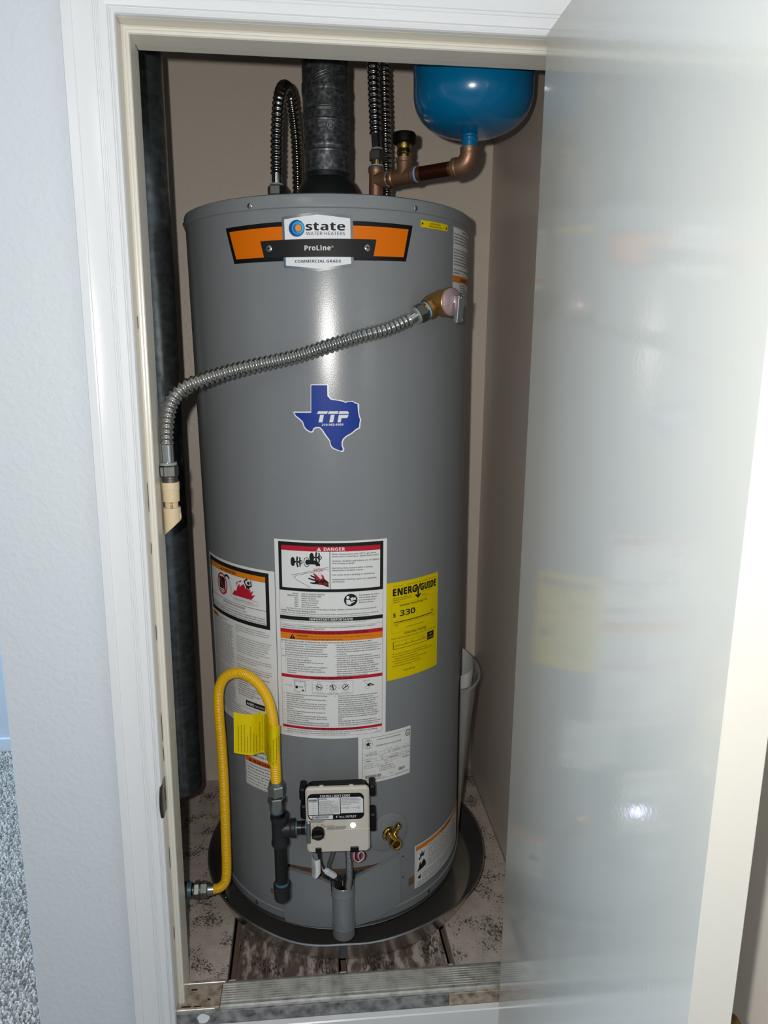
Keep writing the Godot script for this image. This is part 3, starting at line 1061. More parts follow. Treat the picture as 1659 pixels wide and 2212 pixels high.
func water_heater() -> void:
	var t := thing("water_heater", "tall grey cylindrical gas water heater covered in warning labels", "water heater", HT)
	# jacket with the burner opening left out
	var a0 := 0.1125 / RH
	var a1 := TAU - 0.1290 / RH
	var jk := Mb.new()
	var hs := [0.1415]
	for i in 13:
		hs.append(0.1415 + (1.4436 - 0.1415) * (i + 1) / 13.0)
	var pf := []
	for h in hs:
		pf.append(Vector2(RH, h))
	jk.lathe(pf, 160, 0.0, TAU, Vector2(6, 6))
	jk.lathe([Vector2(RH, 0.030), Vector2(RH, 0.1415)], 130, a0, a1)
	jk.lathe([Vector2(RH - 0.004, 0.0), Vector2(RH, 0.0005), Vector2(RH, 0.0150), Vector2(RH + 0.0022, 0.0170), Vector2(RH + 0.0022, 0.0195), Vector2(RH, 0.0215), Vector2(RH, 0.030)], 160)
	part("jacket", jk, M.jacket, t)
	var ins := Mb.new()
	ins.lathe([Vector2(RH - 0.016, 0.028), Vector2(RH - 0.016, 0.165)], 30, -0.135 / RH, 0.118 / RH)
	part("insulation", ins, M.brown, t, "brown fibre insulation behind the burner cover")
	var inner := Mb.new()
	inner.lathe([Vector2(RH - 0.009, 0.060), Vector2(RH - 0.007, 0.1215), Vector2(RH - 0.012, 0.1235)], 12, -0.050 / RH, 0.042 / RH)
	part("inner_door", inner, M.galv, t)
	var ld := Mb.new()
	ld.lathe([Vector2(RH, 1.4415), Vector2(RH + 0.0024, 1.4432), Vector2(RH + 0.0026, 1.4470), Vector2(RH + 0.0026, 1.4590), Vector2(RH + 0.0012, 1.4635), Vector2(RH - 0.004, 1.4660), Vector2(RH - 0.012, 1.4660), Vector2(0.0, 1.4660)], 160)
	part("lid", ld, M.jacket, t)
	for s in [-0.1459, 0.1526, -0.40, 0.42]:
		var sb := Mb.new()
		sb.xf = on_heater(s, 1.4490, RH + 0.0024)
		sb.xf = sb.xf * Transform3D(Basis(Vector3(1, 0, 0), PI / 2), Vector3.ZERO)
		sb.lathe([Vector2(0.0050, 0.0), Vector2(0.0046, 0.0016), Vector2(0.003, 0.0027), Vector2(0.0, 0.0030)], 14)
		part("lid_screw", sb, M.chrome, t)
	var ring := Mb.new()
	ring.lathe([Vector2(RH - 0.016, -0.014), Vector2(RH - 0.0035, -0.013), Vector2(RH - 0.002, -0.0105), Vector2(RH - 0.0035, -0.0085), Vector2(RH - 0.006, 0.002)], 120)
	ring.lathe([Vector2(0.0, -0.014), Vector2(RH - 0.016, -0.014)], 60)
	part("base_pan", ring, M.zinc, t)
	for k in 3:
		var fb := Mb.new()
		var a := TAU * (k + 0.5) / 3
		fb.box(Vector3(sin(a) * 0.20, -0.0365, cos(a) * 0.20), Vector3(0.03, 0.046, 0.03), 0.003)
		part("foot", fb, M.zinc, t)
	for s in [-0.2155, 0.2035]:
		var sb := Mb.new()
		sb.xf = on_heater(s, 0.0095 if s < 0 else 0.0115, RH) * Transform3D(Basis(Vector3(1, 0, 0), PI / 2), Vector3.ZERO)
		sb.lathe([Vector2(0.0048, 0.0), Vector2(0.0044, 0.0018), Vector2(0.0028, 0.0028), Vector2(0.0, 0.0030)], 12)
		part("base_screw", sb, M.zinc, t)
	# burner cover: V-notched door, its right-hand folded flange, slots left and right
	var cov := PackedVector2Array([Vector2(-134, 3), Vector2(-134, 134.3), Vector2(-107, 134.3), Vector2(-76, 129.5), Vector2(-46.7, 119.7), Vector2(-32, 111), Vector2(-31.5, 100), Vector2(-31.5, 80), Vector2(17.0, 80), Vector2(17.0, 118), Vector2(20, 125), Vector2(41.9, 133), Vector2(72.7, 141.6), Vector2(116.3, 152.6), Vector2(117, 34), Vector2(100, 27), Vector2(60, 12), Vector2(20, 4)])
	part("burner_cover", curved_plate(cov, 0.0002, 0.0085), M.jacket, t)
	var fl := PackedVector2Array([Vector2(118, 33), Vector2(118, 153), Vector2(138, 155), Vector2(138, 146), Vector2(133, 145), Vector2(134, 52), Vector2(141, 51), Vector2(141, 38)])
	part("cover_flange", curved_plate(fl, 0.0002, 0.0022), M.jacket, t)
	var fl2 := PackedVector2Array([Vector2(-135, 20), Vector2(-135, 36), Vector2(-152, 37.5), Vector2(-152, 51), Vector2(-140, 51), Vector2(-140, 60), Vector2(-135.2, 60)])
	part("cover_flange", curved_plate(fl2, 0.0002, 0.0022), M.jacket, t)
	for q in [[-173, 54, 13, 11.5], [143, 57, 16, 19]]:
		part("slot", curved_plate(PackedVector2Array([Vector2(q[0], q[1]), Vector2(q[0] + q[2], q[1] - 1), Vector2(q[0] + q[2], q[1] + q[3]), Vector2(q[0], q[1] + q[3])]), -0.001, 0.0004), M.brown, t)
	for q in [[127.5, 140], [127.5, 88]]:
		var hb := Mb.new()
		hb.xf = on_heater(q[0] * 0.001, q[1] * 0.001, RH + 0.0023) * Transform3D(Basis(Vector3(1, 0, 0), PI / 2), Vector3.ZERO)
		hb.lathe([Vector2(0.002, 0.0), Vector2(0.0, 0.0003)], 10)
		part("screw_hole", hb, M.black, t)
	# chute: the half-sunk pipe that leads the cables into the burner
	var cb := Mb.new()
	cb.xf = on_heater(-0.0068, -0.0105, RH + 0.0045) * Transform3D(Basis.from_scale(Vector3(1.13, 1.0, 1.13)), Vector3.ZERO)
	cb.lathe([Vector2(0.0205, -0.004), Vector2(0.0215, -0.003), Vector2(0.0218, 0.018), Vector2(0.0232, 0.0205), Vector2(0.0232, 0.0225), Vector2(0.0218, 0.025), Vector2(0.0212, 0.098), Vector2(0.0226, 0.1005), Vector2(0.0226, 0.1025), Vector2(0.0212, 0.105), Vector2(0.0212, 0.1215), Vector2(0.0205, 0.1222), Vector2(0.0196, 0.1215), Vector2(0.0196, -0.003), Vector2(0.0205, -0.004)], 40)
	part("cable_chute", cb, M.jacket, t)
	# flared dish round the drain valve
	var ds := Mb.new()
	ds.xf = on_heater(0.0928, 0.2110, RH - 0.0005) * Transform3D(Basis(Vector3(1, 0, 0), PI / 2), Vector3.ZERO)
	ds.lathe([Vector2(0.0450, 0.0), Vector2(0.0445, 0.0016), Vector2(0.0400, 0.0042), Vector2(0.0200, 0.0075), Vector2(0.0170, 0.0068), Vector2(0.0140, 0.0010)], 48)
	part("valve_dish", ds, M.jacket, t)
	for s in [[0.1685, 1.288]]:
		var eb := Mb.new()
		eb.xf = on_heater(0.1873, 1.2890, RH) * Transform3D(Basis(Vector3(1, 0, 0), PI / 2), Vector3.ZERO)
		eb.lathe([Vector2(0.041, 0.0001), Vector2(0.040, 0.0005), Vector2(0.024, 0.0006)], 40)
		part("port_patch", eb, M.jacket, t)
	badge(t)
	state_sticker(t)
	danger_label(t)
	fire_label(t)
	energy_label(t)
	rating_plate(t)
	small_labels(t)

const INK := Color(0.012, 0.012, 0.014)
const RED := Color(0.42, 0.012, 0.028)
const ORANGE := Color(0.66, 0.19, 0.008)
const PAPER := Color(0.67, 0.67, 0.66)

func mm_poly(list: Array) -> PackedVector2Array:     # arc, height in millimetres to the print's downward y
	var q := PackedVector2Array()
	for i in range(0, list.size(), 2):
		q.append(Vector2(list[i], -list[i + 1]))
	return q

func badge(t: Node3D) -> void:
	var pr := Print.new(RH, 0, 0, 0, 0.0004)
	var black := mm_poly([-204.8, 1417.6, -100, 1420.4, -26, 1421.4, 50, 1421.4, 148.9, 1420.3, 134.2, 1359.0, 60, 1357.5, -26, 1356.6, -187.5, 1356.4])
	var sh := Print.new(RH, 0, 0, 0, 0.0003)
	sh.poly(black, Color.WHITE, 0)
	var b := part("maker_badge", sh.mb, M.black, t, "black and orange badge with a silver shield")
	pr.poly(mm_poly([-196.0, 1410.4, -100, 1412.8, -26, 1413.6, 60, 1413.9, 139.6, 1413.2, 129.0, 1365.8, 60, 1365.0, -26, 1364.4, -182.2, 1363.6]), Color(0.62, 0.135, 0.002), 1)
	pr.poly(mm_poly([-129.9, 1390.8, 76.1, 1392.7, 69.9, 1362.3, -123.4, 1362.5]), INK, 2)
	# silver shield, white inside, the black band across it
	var silver := Print.new(RH, 0, 0, 0, 0.0004)
	silver.poly(mm_poly([-87.9, 1428.0, -27, 1435.4, 34.2, 1429.2, 34.8, 1348.1, -26, 1338.4, -87.0, 1345.6]), Color.WHITE, 3)
	part("silver_edge", silver.mb, M.steel, b)
	pr.poly(mm_poly([-83.6, 1424.0, -27, 1430.8, 29.6, 1425.0, 30.2, 1351.6, -26, 1342.8, -83.0, 1349.2]), Color(0.68, 0.69, 0.71), 5)
	pr.poly(mm_poly([-88.4, 1391.4, 35.0, 1392.2, 35.0, 1362.4, -88.4, 1362.4]), INK, 6)
	# emblem
	pr.disc(-62.0, -1409.2, 13.9, 13.6, Color(0.004, 0.06, 0.25), 6)
	pr.disc(-59.6, -1409.4, 10.6, 11.0, Color(0.02, 0.33, 0.56), 7)
	pr.disc(-58.6, -1409.0, 9.4, 8.6, Color(0.004, 0.08, 0.30), 8)
	pr.disc(-57.6, -1409.6, 8.0, 8.6, Color(0.05, 0.45, 0.66), 9)
	pr.disc(-59.0, -1409.6, 6.6, 7.2, Color(0.01, 0.16, 0.38), 10)
	pr.disc(-59.0, -1409.6, 5.2, 5.8, Color(0.80, 0.24, 0.02), 11)
	pr.text("state", -46.5, -1405.2, 13.6, INK, 67.0, 0.0, 700, 6)
	pr.text("state", -46.2, -1405.2, 13.6, INK, 67.0, 0.0, 700, 6)
	pr.text("WATER HEATERS", -46.2, -1397.7, 5.3, INK, 66.6, 0.0, 400, 6)
	pr.text("ProLine", -49.5, -1373.0, 8.2, Color(0.62, 0.62, 0.62), 45.0, 0.0, 700, 8)
	pr.ring(-1.6, -1379.0, 1.6, 1.6, 0.4, Color(0.5, 0.5, 0.5), 8)
	pr.text("R", -1.6, -1378.3, 1.4, Color(0.5, 0.5, 0.5), 0.0, 0.5, 700, 8)
	pr.text("COMMERCIAL GRADE", -66.9, -1353.2, 4.6, INK, 79.8, 0.0, 700, 6)
	part("print", pr.mb, M.print, b)
	for s in [-0.1127, 0.0591]:
		var sb := Mb.new()
		sb.xf = on_heater(s, 1.3778, RH + 0.0012) * Transform3D(Basis(Vector3(1, 0, 0), PI / 2), Vector3.ZERO)
		sb.lathe([Vector2(0.0062, 0.0), Vector2(0.0058, 0.0016), Vector2(0.0040, 0.0028), Vector2(0.0, 0.0032)], 18)
		var sc := part("badge_screw", sb, M.zinc if s < 0 else M.steel, b)
	for s in [-0.1127, 0.0591]:
		var xb := Mb.new()
		xb.xf = on_heater(s, 1.3778, RH + 0.0044)
		xb.box(Vector3.ZERO, Vector3(0.0052, 0.0014, 0.0006), 0.0001)
		xb.box(Vector3.ZERO, Vector3(0.0014, 0.0052, 0.0006), 0.0001)
		part("screw_cross", xb, M.black, b)

func state_sticker(t: Node3D) -> void:
	var outer := [-45.7, 1145.8, -44.7, 1146.5, -14.6, 1146.3, -13.4, 1145.1, -13.7, 1126.0, -8.9, 1120.6, -0.8, 1119.2, 10.0, 1117.7, 16.3, 1114.9, 19.1, 1115.9, 25.5, 1115.8, 28.7, 1116.5, 34.2, 1113.2, 39.2, 1112.0, 41.3, 1109.0, 40.9, 1096.4, 42.6, 1087.2, 44.9, 1082.2, 43.4, 1075.4, 42.3, 1066.2, 36.2, 1063.7, 27.8, 1057.1, 17.5, 1051.4, 12.4, 1046.9, 10.2, 1042.3, 9.9, 1035.9, 12.5, 1030.3, 12.3, 1026.6, 10.1, 1023.9, 6.4, 1024.0, 3.7, 1025.4, -4.1, 1027.9, -10.8, 1031.7, -13.5, 1037.2, -14.2, 1043.7, -18.2, 1049.2, -23.1, 1055.7, -26.6, 1062.1, -31.4, 1067.6, -37.8, 1067.8, -41.1, 1066.2, -42.6, 1062.1, -44.9, 1059.8, -49.1, 1059.8, -56.3, 1063.9, -60.8, 1069.4, -63.3, 1078.4, -69.2, 1083.9, -75.6, 1088.8, -79.4, 1096.0, -78.1, 1097.8, -47.0, 1097.9]
	var inner := [-44.6, 1144.7, -16.1, 1144.5, -16.0, 1125.2, -10.3, 1119.0, -1.7, 1117.7, 9.5, 1115.7, 16.3, 1112.7, 20.4, 1114.4, 28.7, 1114.7, 33.2, 1111.7, 38.0, 1110.2, 38.7, 1096.4, 40.3, 1087.3, 42.3, 1082.2, 41.0, 1075.4, 40.0, 1068.2, 34.8, 1065.6, 26.4, 1058.9, 15.7, 1053.2, 10.1, 1047.9, 7.7, 1042.4, 7.8, 1035.0, 9.9, 1029.4, 9.2, 1026.7, 5.1, 1026.3, -3.1, 1029.7, -9.0, 1033.0, -11.9, 1038.1, -12.8, 1045.0, -16.8, 1051.0, -21.2, 1057.0, -25.1, 1063.9, -30.5, 1069.8, -38.2, 1070.1, -42.9, 1068.1, -44.5, 1063.5, -46.2, 1062.1, -48.5, 1062.1, -54.9, 1065.8, -58.9, 1070.7, -61.6, 1079.8, -67.8, 1085.7, -74.1, 1090.6, -77.3, 1095.6, -46.0, 1095.7]
	var sh := Print.new(RH, 0, 0, 0, 0.0003)
	sh.poly(mm_poly(outer), Color.WHITE, 0)
	var st := part("state_sticker", sh.mb, M.sheet, t, "blue sticker in the outline of a state with white rim")
	var pr := Print.new(RH, 0, 0, 0, 0.0003)
	pr.poly(mm_poly(inner), Color(0.004, 0.033, 0.24), 1)
	var wh := Color(0.66, 0.66, 0.68)
	for q in [[-33.2, 1098.5, -15.7, 1098.4, -17.6, 1093.6, -35.6, 1093.7], [-29.9, 1092.0, -23.1, 1092.0, -26.1, 1078.6, -33.2, 1078.7], [-13.9, 1098.4, 3.6, 1098.2, 1.4, 1093.4, -16.1, 1093.6], [-10.7, 1091.9, -3.8, 1091.8, -6.8, 1078.4, -13.7, 1078.5], [5.1, 1098.2, 19.7, 1097.9, 21.5, 1095.9, 21.7, 1093.0, 2.9, 1093.3], [3.8, 1091.7, 21.4, 1091.4, 20.1, 1087.3, 17.6, 1085.6, 8.5, 1085.7, 7.0, 1078.2, 0.9, 1078.3]]:
		pr.poly(mm_poly(q), wh, 2)
	pr.text("210-992-8959", -27.4, -1072.2, 3.6, wh, 39.0, 0.0, 700, 2)
	part("print", pr.mb, M.print, st)

func danger_label(t: Node3D) -> void:
	var pr := Print.new(RH, -0.1268, 0.8572, 0.0137)
	var lb := sticker(t, "danger_label", pr, 220, 411, M.sheet)
	lb.set_meta("label", "large white danger and lighting instructions label")
	pr.rect(8.2, 4.0, 204.3, 97.2, INK, 1)
	pr.rect(14.6, 11.0, 191.4, 9.8, RED, 2)
	pr.rect(14.6, 20.8, 93.6, 74.4, PAPER, 2)
	pr.rect(109.4, 20.8, 96.6, 74.4, PAPER, 2)
	pr.warn_sign(84.0, 19.6, 8.6, PAPER, RED, 3)
	pr.text("DANGER", 97.4, 19.2, 6.6, PAPER, 40.0, 0, 700, 3)
	# taps, spout, water, hand
	for o in [[41.0, 42.5], [78.0, 32.5]]:
		pr.disc(o[0] - 3.6, o[1], 4.4, 9.2, INK, 3)
		pr.poly(PackedVector2Array([Vector2(o[0] - 1, o[1] - 1.6), Vector2(o[0] + 7.5, o[1] - 1.6), Vector2(o[0] + 7.5, o[1] + 1.6), Vector2(o[0] - 1, o[1] + 1.6)]), INK, 3)
		pr.line([Vector2(o[0] + 5.5, o[1] - 9), Vector2(o[0] + 4.5, o[1] - 3.4)], 3.2, INK, 3)
		pr.line([Vector2(o[0] + 4.5, o[1] + 3.4), Vector2(o[0] + 6, o[1] + 9)], 3.2, INK, 3)
		pr.line([Vector2(o[0] + 10.5, o[1] - 8), Vector2(o[0] + 10.5, o[1] + 8)], 2.6, INK, 3)
		pr.ring(o[0] + 11.5, o[1], 4.2, 4.2, 1.8, INK, 4)
	pr.ring(64.5, 42.2, 6.0, 9.6, 1.3, INK, 3)
	pr.disc(65.5, 42.2, 3.6, 5.4, INK, 3)
	pr.poly(PackedVector2Array([Vector2(66, 37.6), Vector2(80, 38.2), Vector2(87, 41), Vector2(90.2, 46), Vector2(90, 49.4), Vector2(82, 49.2), Vector2(81, 46.4), Vector2(76, 46.4), Vector2(66, 46.2)]), INK, 4)
	pr.line([Vector2(33.5, 69.5), Vector2(70, 60.6), Vector2(106, 51.2)], 0.7, INK, 3)
	pr.line([Vector2(70, 91.8), Vector2(44, 78.2), Vector2(39, 73.5), Vector2(44, 69.6), Vector2(86, 59.2), Vector2(102, 55.8), Vector2(106, 56.6)], 0.7, INK, 3)
	for k in 5:
		pr.line([Vector2(83.0 + k * 1.6, 49.6), Vector2(82.4 + k * 1.9, 57), Vector2(81.5 + k * 2.4, 66), Vector2(84.0 + k * 2.0, 74)], 0.35, Color(0.35, 0.35, 0.36), 3)
	pr.text("HOT", 78.5, 60.2, 6.0, Color(0.50, 0.03, 0.03), 17.5, 0, 400, 4)
	pr.poly(PackedVector2Array([Vector2(106, 91.5), Vector2(95, 87), Vector2(86, 85.6), Vector2(77, 85.4), Vector2(70.5, 84), Vector2(70.4, 82), Vector2(80, 81.6), Vector2(80.6, 79.6), Vector2(68, 75.8), Vector2(66.6, 73.6), Vector2(68.4, 73), Vector2(80, 76.2), Vector2(79.4, 74), Vector2(71, 69.4), Vector2(72, 67.4), Vector2(80, 70.2), Vector2(83.4, 71.6), Vector2(76.4, 65.0), Vector2(77.4, 63.4), Vector2(82, 66), Vector2(90.5, 75.2), Vector2(94, 73), Vector2(92, 67), Vector2(93.6, 65.6), Vector2(97, 70), Vector2(98.6, 75.2), Vector2(106, 81)]), INK, 3)
	pr.poly(PackedVector2Array([Vector2(76.8, 64.4), Vector2(82, 66.6), Vector2(86, 73), Vector2(90.5, 75.6), Vector2(94, 73.4), Vector2(92, 67), Vector2(93.6, 65.8), Vector2(97, 70), Vector2(98, 74), Vector2(95, 76.6), Vector2(91, 77.6), Vector2(88, 80), Vector2(86, 76.6), Vector2(82.6, 78), Vector2(81.4, 73)]), RED, 4)
	pr.text("BURN", 87.0, 87.2, 5.2, Color(0.55, 0.03, 0.02), 19.0, 0, 400, 5)
	pr.para(["Water temperature over 125°F can cause", "severe burns instantly or death from scalds.", "", "Children, disabled and elderly are at highest", "risk of being scalded.", "", "See instruction manual before setting", "temperature at water heater.", "", "Feel water before bathing or showering.", "", "Temperature limiting valves are available,", "see manual."], 112.4, 27.2, 2.9, 4.55, INK, 92.0, 700)
	pr.rect(8.0, 101.2, 0.5, 303, RED, 1)
	pr.rect(212.0, 101.2, 0.5, 303, RED, 1)
	pr.rect(8.0, 404.0, 204.5, 0.5, RED, 1)
	var y := 107.5
	for s in [["WATER", "TIME TO PRODUCE SERIOUS"], ["TEMPERATURE", "BURNS ON ADULT SKIN"], ["160°F", "About 1/2 second"], ["150°F", "About 1 1/2 seconds"], ["140°F", "Less than 5 seconds"], ["130°F", "About 30 seconds"], ["120°F", "More than 5 minutes"]]:
		pr.text(s[0], 46.5, y, 2.4, INK, 0, 1.0, 700)
		pr.text(s[1], 53.0, y, 2.5, INK, 0, 0.0, 700)
		y += 4.35
	pr.disc(148.0, 118.0, 13.0, 12.6, INK, 1)
	pr.disc(142.6, 112.6, 3.1, 3.1, PAPER, 2)
	pr.poly(PackedVector2Array([Vector2(139.2, 117), Vector2(145.6, 117.4), Vector2(149, 121.6), Vector2(155.0, 120.2), Vector2(156, 121.6), Vector2(148.6, 125.2), Vector2(147.2, 127.6), Vector2(140.0, 126.2)]), PAPER, 2)
	pr.poly(PackedVector2Array([Vector2(147.2, 114.6), Vector2(151.6, 112.2), Vector2(153.8, 113.4), Vector2(157.4, 113.0), Vector2(158.4, 117.4), Vector2(153.8, 118.4), Vector2(149.4, 119.8)]), PAPER, 2)
	pr.line([Vector2(152.6, 113.0), Vector2(154.0, 118.4)], 0.5, INK, 3)
	pr.para(["See manual for more", "information about", "preventing burns", "from hot water."], 164.0, 110.4, 2.6, 4.9, INK, 40.0)
	pr.text("The time to produce serious burns on the skin of infants, children, and the elderly can be even shorter.", 22.0, 138.0, 2.3, INK, 178.0, 0, 700)
	pr.text("Install Thermostatic Mixing Valves", 10.6, 143.0, 3.0, INK, 70.0, 0, 700)
	pr.text("Even if you set the water heater thermostat to a low setting, higher temperatures may occur in certain circumstances.", 10.6, 147.0, 2.1, INK, 193.0, 0, 700)
	pr.text("Install Thermostatic Mixing Valves (temperature limiting valves) at each point-of-use to reduce the risk of scalding.", 10.6, 151.0, 2.0, INK, 174.0)
	pr.rect(8.2, 153.0, 204.3, 7.6, INK, 1)
	pr.text("IMPORTANT/IMPORTANTE", 110.0, 159.2, 4.7, PAPER, 84.0, 0.5, 700, 2)
	pr.text("Read the manual for complete instructions and safety information. For a free manual, call 1-800-821-2017", 10.6, 164.2, 2.2, INK, 168.0)
	pr.rect(8.2, 169.4, 204.3, 0.4, INK, 1)
	pr.para(["Lea el manual para instrucciones completas e información de seguridad. Manuales gratuitos, etiquetas, e-rótulos en", "español se pueden obtener llamando al 1-800-821-2017"], 10.6, 173.6, 2.1, 4.2, INK, 186.0)
	pr.rect(8.2, 180.2, 204.3, 7.8, RED, 1)
	pr.text("FOR YOUR SAFETY READ BEFORE LIGHTING", 110.0, 186.6, 4.6, INK, 144.0, 0.5, 700, 2)
	pr.rect(8.2, 188.0, 204.3, 13.2, ORANGE, 1)
	pr.warn_sign(27.0, 200.2, 12.4, INK, ORANGE, 2)
	pr.text("WARNING:", 41.5, 194.0, 3.5, INK, 25.0, 0, 700)
	pr.text("If you do not follow these instructions exactly, a fire or explosion may result", 68.5, 193.8, 2.3, INK, 122.0)
	pr.text("causing property damage, personal injury or loss of life.", 41.5, 199.2, 2.3, INK, 90.0, 0, 700)
	pr.text("BEFORE LIGHTING: ENTIRE SYSTEM MUST BE FILLED WITH WATER AND AIR PURGED FROM ALL LINES", 9.6, 206.2, 2.6, INK, 180.0, 0, 700)
	for q in [["A.", 211.0], ["B.", 225.4]]:
		pr.text(q[0], 10.0, q[1], 2.4, INK)
	pr.para(["This appliance has a pilot which is lit by a piezo-electric", "spark gas ignition system.  Do not open the inner door", "of the appliance and try to light the pilot by hand.", "BEFORE LIGHTING smell all around the appliance", "area for gas. Be sure to smell next to the floor because", "some gas is heavier than air and will settle on the floor."], 16.5, 211.0, 2.45, 4.75, INK, 87.0)
	pr.text("WHAT TO DO IF YOU SMELL GAS", 10.6, 239.4, 2.6, INK, 54.0)
	pr.para(["Do not try to light any appliance.", "Do not touch any electric switch; do not use any", "phone in your building.", "Immediately call your gas supplier from a neighbor's", "phone. Follow the gas supplier's instructions.", "If you cannot reach your gas supplier, call the fire", "department."], 21.0, 244.4, 2.45, 4.7, INK, 81.0)
	for y2 in [244.4, 249.1, 258.5, 267.9]:
		pr.rect(17.6, y2 - 1.6, 0.9, 0.9, INK)
	for q in [["C.", 211.0], ["D.", 234.8], ["E.", 253.6]]:
		pr.text(q[0], 116.0, q[1], 2.4, INK)
	pr.para(["Use only your hand to push in or turn the gas control", "knob. Never use tools. If the knob will not push in or turn", "by hand, do not try to repair it, call a qualified service", "technician. Force or attempted repair may result in a fire", "or explosion.", "Do not use this appliance if any part has been", "underwater. Immediately contact a qualified installer or", "service agency to replace a flooded water heater. Do not", "attempt to repair the unit. It must be replaced!", "DO NOT USE THIS APPLIANCE IF THERE HAS BEEN", "AN IGNITION OF VAPORS. Immediately call a qualified", "service technician to inspect the appliance. Water", "heaters subjected to a flammable vapors ignition will", "show a discoloration on the air intake grid and require", "replacement of the entire water heater."], 120.4, 211.0, 2.45, 4.62, INK, 88.0)
	pr.rect(8.2, 276.0, 204.3, 6.8, RED, 1)
	pr.text("LIGHTING INSTRUCTIONS", 110.0, 281.8, 4.3, INK, 82.0, 0.5, 700, 2)
	# little drawings: control box, three dials, pilot
	pr.frame(35.0, 288.5, 22.5, 22.5, 0.5, INK)
	pr.frame(36.0, 289.5, 20.5, 10.0, 0.3, INK)
	pr.disc(39.6, 302.0, 3.0, 3.0, INK)
	pr.rect(44, 300.6, 9, 1.0, INK)
	pr.rect(50.5, 306.5, 4, 3, INK)
	pr.line([Vector2(32, 286), Vector2(39, 301)], 0.3, INK)
	pr.line([Vector2(57.5, 297), Vector2(66, 293.5)], 0.3, INK)
	pr.line([Vector2(34, 312.5), Vector2(40, 303)], 0.3, INK)
	pr.text("Gas Control/Temperature Knob", 33, 287.0, 1.7, INK, 34.0)
	pr.text("GAS CONTROL", 14.5, 300.6, 1.8, INK, 17.0)
	pr.text("Igniter", 40, 314.0, 1.6, INK)
	pr.frame(71.0, 285.4, 81.5, 26.6, 0.4, INK)
	var k := 0
	for x in [85.0, 112.5, 137.0]:
		pr.ring(x, 299.0, 6.2, 6.2, 1.0, INK)
		var a0: float = [0.4, 1.4, 2.5][k]
		pr.line([Vector2(x, 299) - Vector2.from_angle(a0) * 5, Vector2(x, 299) + Vector2.from_angle(a0) * 5], 2.0, INK)
		pr.line([Vector2(x, 299), Vector2(x, 299) + Vector2.from_angle(a0 + 2.2) * 5], 1.4, INK)
		for q in 10:
			var d := Vector2.from_angle(TAU * q / 10)
			pr.line([Vector2(x, 299) + d * 7.0, Vector2(x, 299) + d * 8.2], 0.6, INK)
		pr.text("FIGURE '%s'" % ["A", "B", "C"][k], x, 288.6, 1.6, INK, 0, 0.5)
		pr.text(["\"OFF\" POSITION", "\"PILOT\" POSITION", "\"ON\" POSITION"][k], x, 310.4, 1.5, INK, 0, 0.5)
		pr.text("OFF", x - 9.2, 295.6, 1.6, INK, 0, 1.0)
		pr.text("HOT", x - 9.2, 302.0, 1.6, INK, 0, 1.0)
		k += 1
	pr.rect(71.5, 313.8, 26, 0.3, INK)
	pr.rect(126, 313.8, 26, 0.3, INK)
	pr.text("CONTROL KNOB", 112.0, 315.0, 1.9, INK, 24.0, 0.5)
	pr.line([Vector2(174, 290), Vector2(181, 296)], 0.5, INK)
	pr.line([Vector2(175, 303), Vector2(181, 299)], 0.5, INK)
	pr.poly(PackedVector2Array([Vector2(181, 296), Vector2(187, 294.6), Vector2(195.5, 299), Vector2(195, 300.4), Vector2(184, 301.4), Vector2(181, 299.6)]), INK)
	pr.poly(PackedVector2Array([Vector2(186, 297.6), Vector2(193, 299.6), Vector2(186, 300.2)]), PAPER, 2)
	pr.text("THERMOPILE", 172.5, 289.0, 1.8, INK)
	pr.text("PILOT", 178.0, 306.4, 1.9, INK)
	for q in [["1.", 319.0], ["2.", 328.4], ["3.", 337.8], ["4.", 356.6], ["5.", 366.0]]:
		pr.text(q[0], 11.6, q[1], 2.3, INK)
	pr.para(["STOP! It is imperative that you read all safety warnings", "before lighting the pilot.", "Turn the gas control/temperature knob counterclock-", "wise to the \"OFF\" setting.", "Wait ten (10) minutes to clear out any gas. If you then", "smell gas, STOP! Follow \"B\" in the safety information", "above on this label. If you do not smell gas, go to the", "next step.", "Turn the gas control/temperature knob clockwise to", "\"PILOT\". See Figure 'B'.", "Press the gas control/temperature knob all the way in", "and hold it in. The knob should travel in about 1/4 inch", "if it is set to \"PILOT\" correctly.", "While holding the gas control/temperature knob in, click", "the igniter button continuously (about once a second) for"], 17.6, 319.0, 2.45, 4.6, INK, 87.0)
	for y3 in [379.4, 384.0]:
		pr.rect(17.6, y3, 86.0, 0.3, INK)
	pr.text("6.", 116.0, 319.0, 2.3, INK)
	pr.para(["When the status light starts blinking, release the gas", "control/temperature knob. Set the gas control/", "temperature knob to the desired setting. See Figure 'C'.", "If the status light does not start blinking within 90", "seconds, repeat steps 2 through 5 up to THREE (3)", "times, waiting 10 minutes between lighting attempts.", "The circuitry in this advanced gas valve requires that", "you wait 10 minutes between lighting attempts.", "If the status light turns a solid color, release the gas", "control/temperature knob and repeat steps 2 through 5", "(waiting 10 minutes before attempting to relight the", "pilot).", "If the status light does not start blinking after three", "lighting attempts, turn the gas control/temperature knob", "to \"OFF\" and call a qualified service technician or your"], 122.6, 319.0, 2.45, 4.55, INK, 86.0)
	for y3 in [346.9, 351.4]:
		pr.rect(122.6, y3, 82.0, 0.3, INK)
	pr.rect(8.2, 387.0, 204.3, 5.6, RED, 1)
	pr.text("TO TURN OFF GAS TO APPLIANCE", 110.0, 392.0, 4.0, INK, 108.0, 0.5, 700, 2)
	pr.text("1.", 11.6, 396.8, 2.3, INK)
	pr.para(["Turn the gas control/temperature knob counterclockwise to the \"OFF\" setting. The status light will stop blinking", "and stay on for a short time after the water heater is turned off. See Figure 'A'."], 17.6, 396.8, 2.4, 4.6, INK, 184.0)
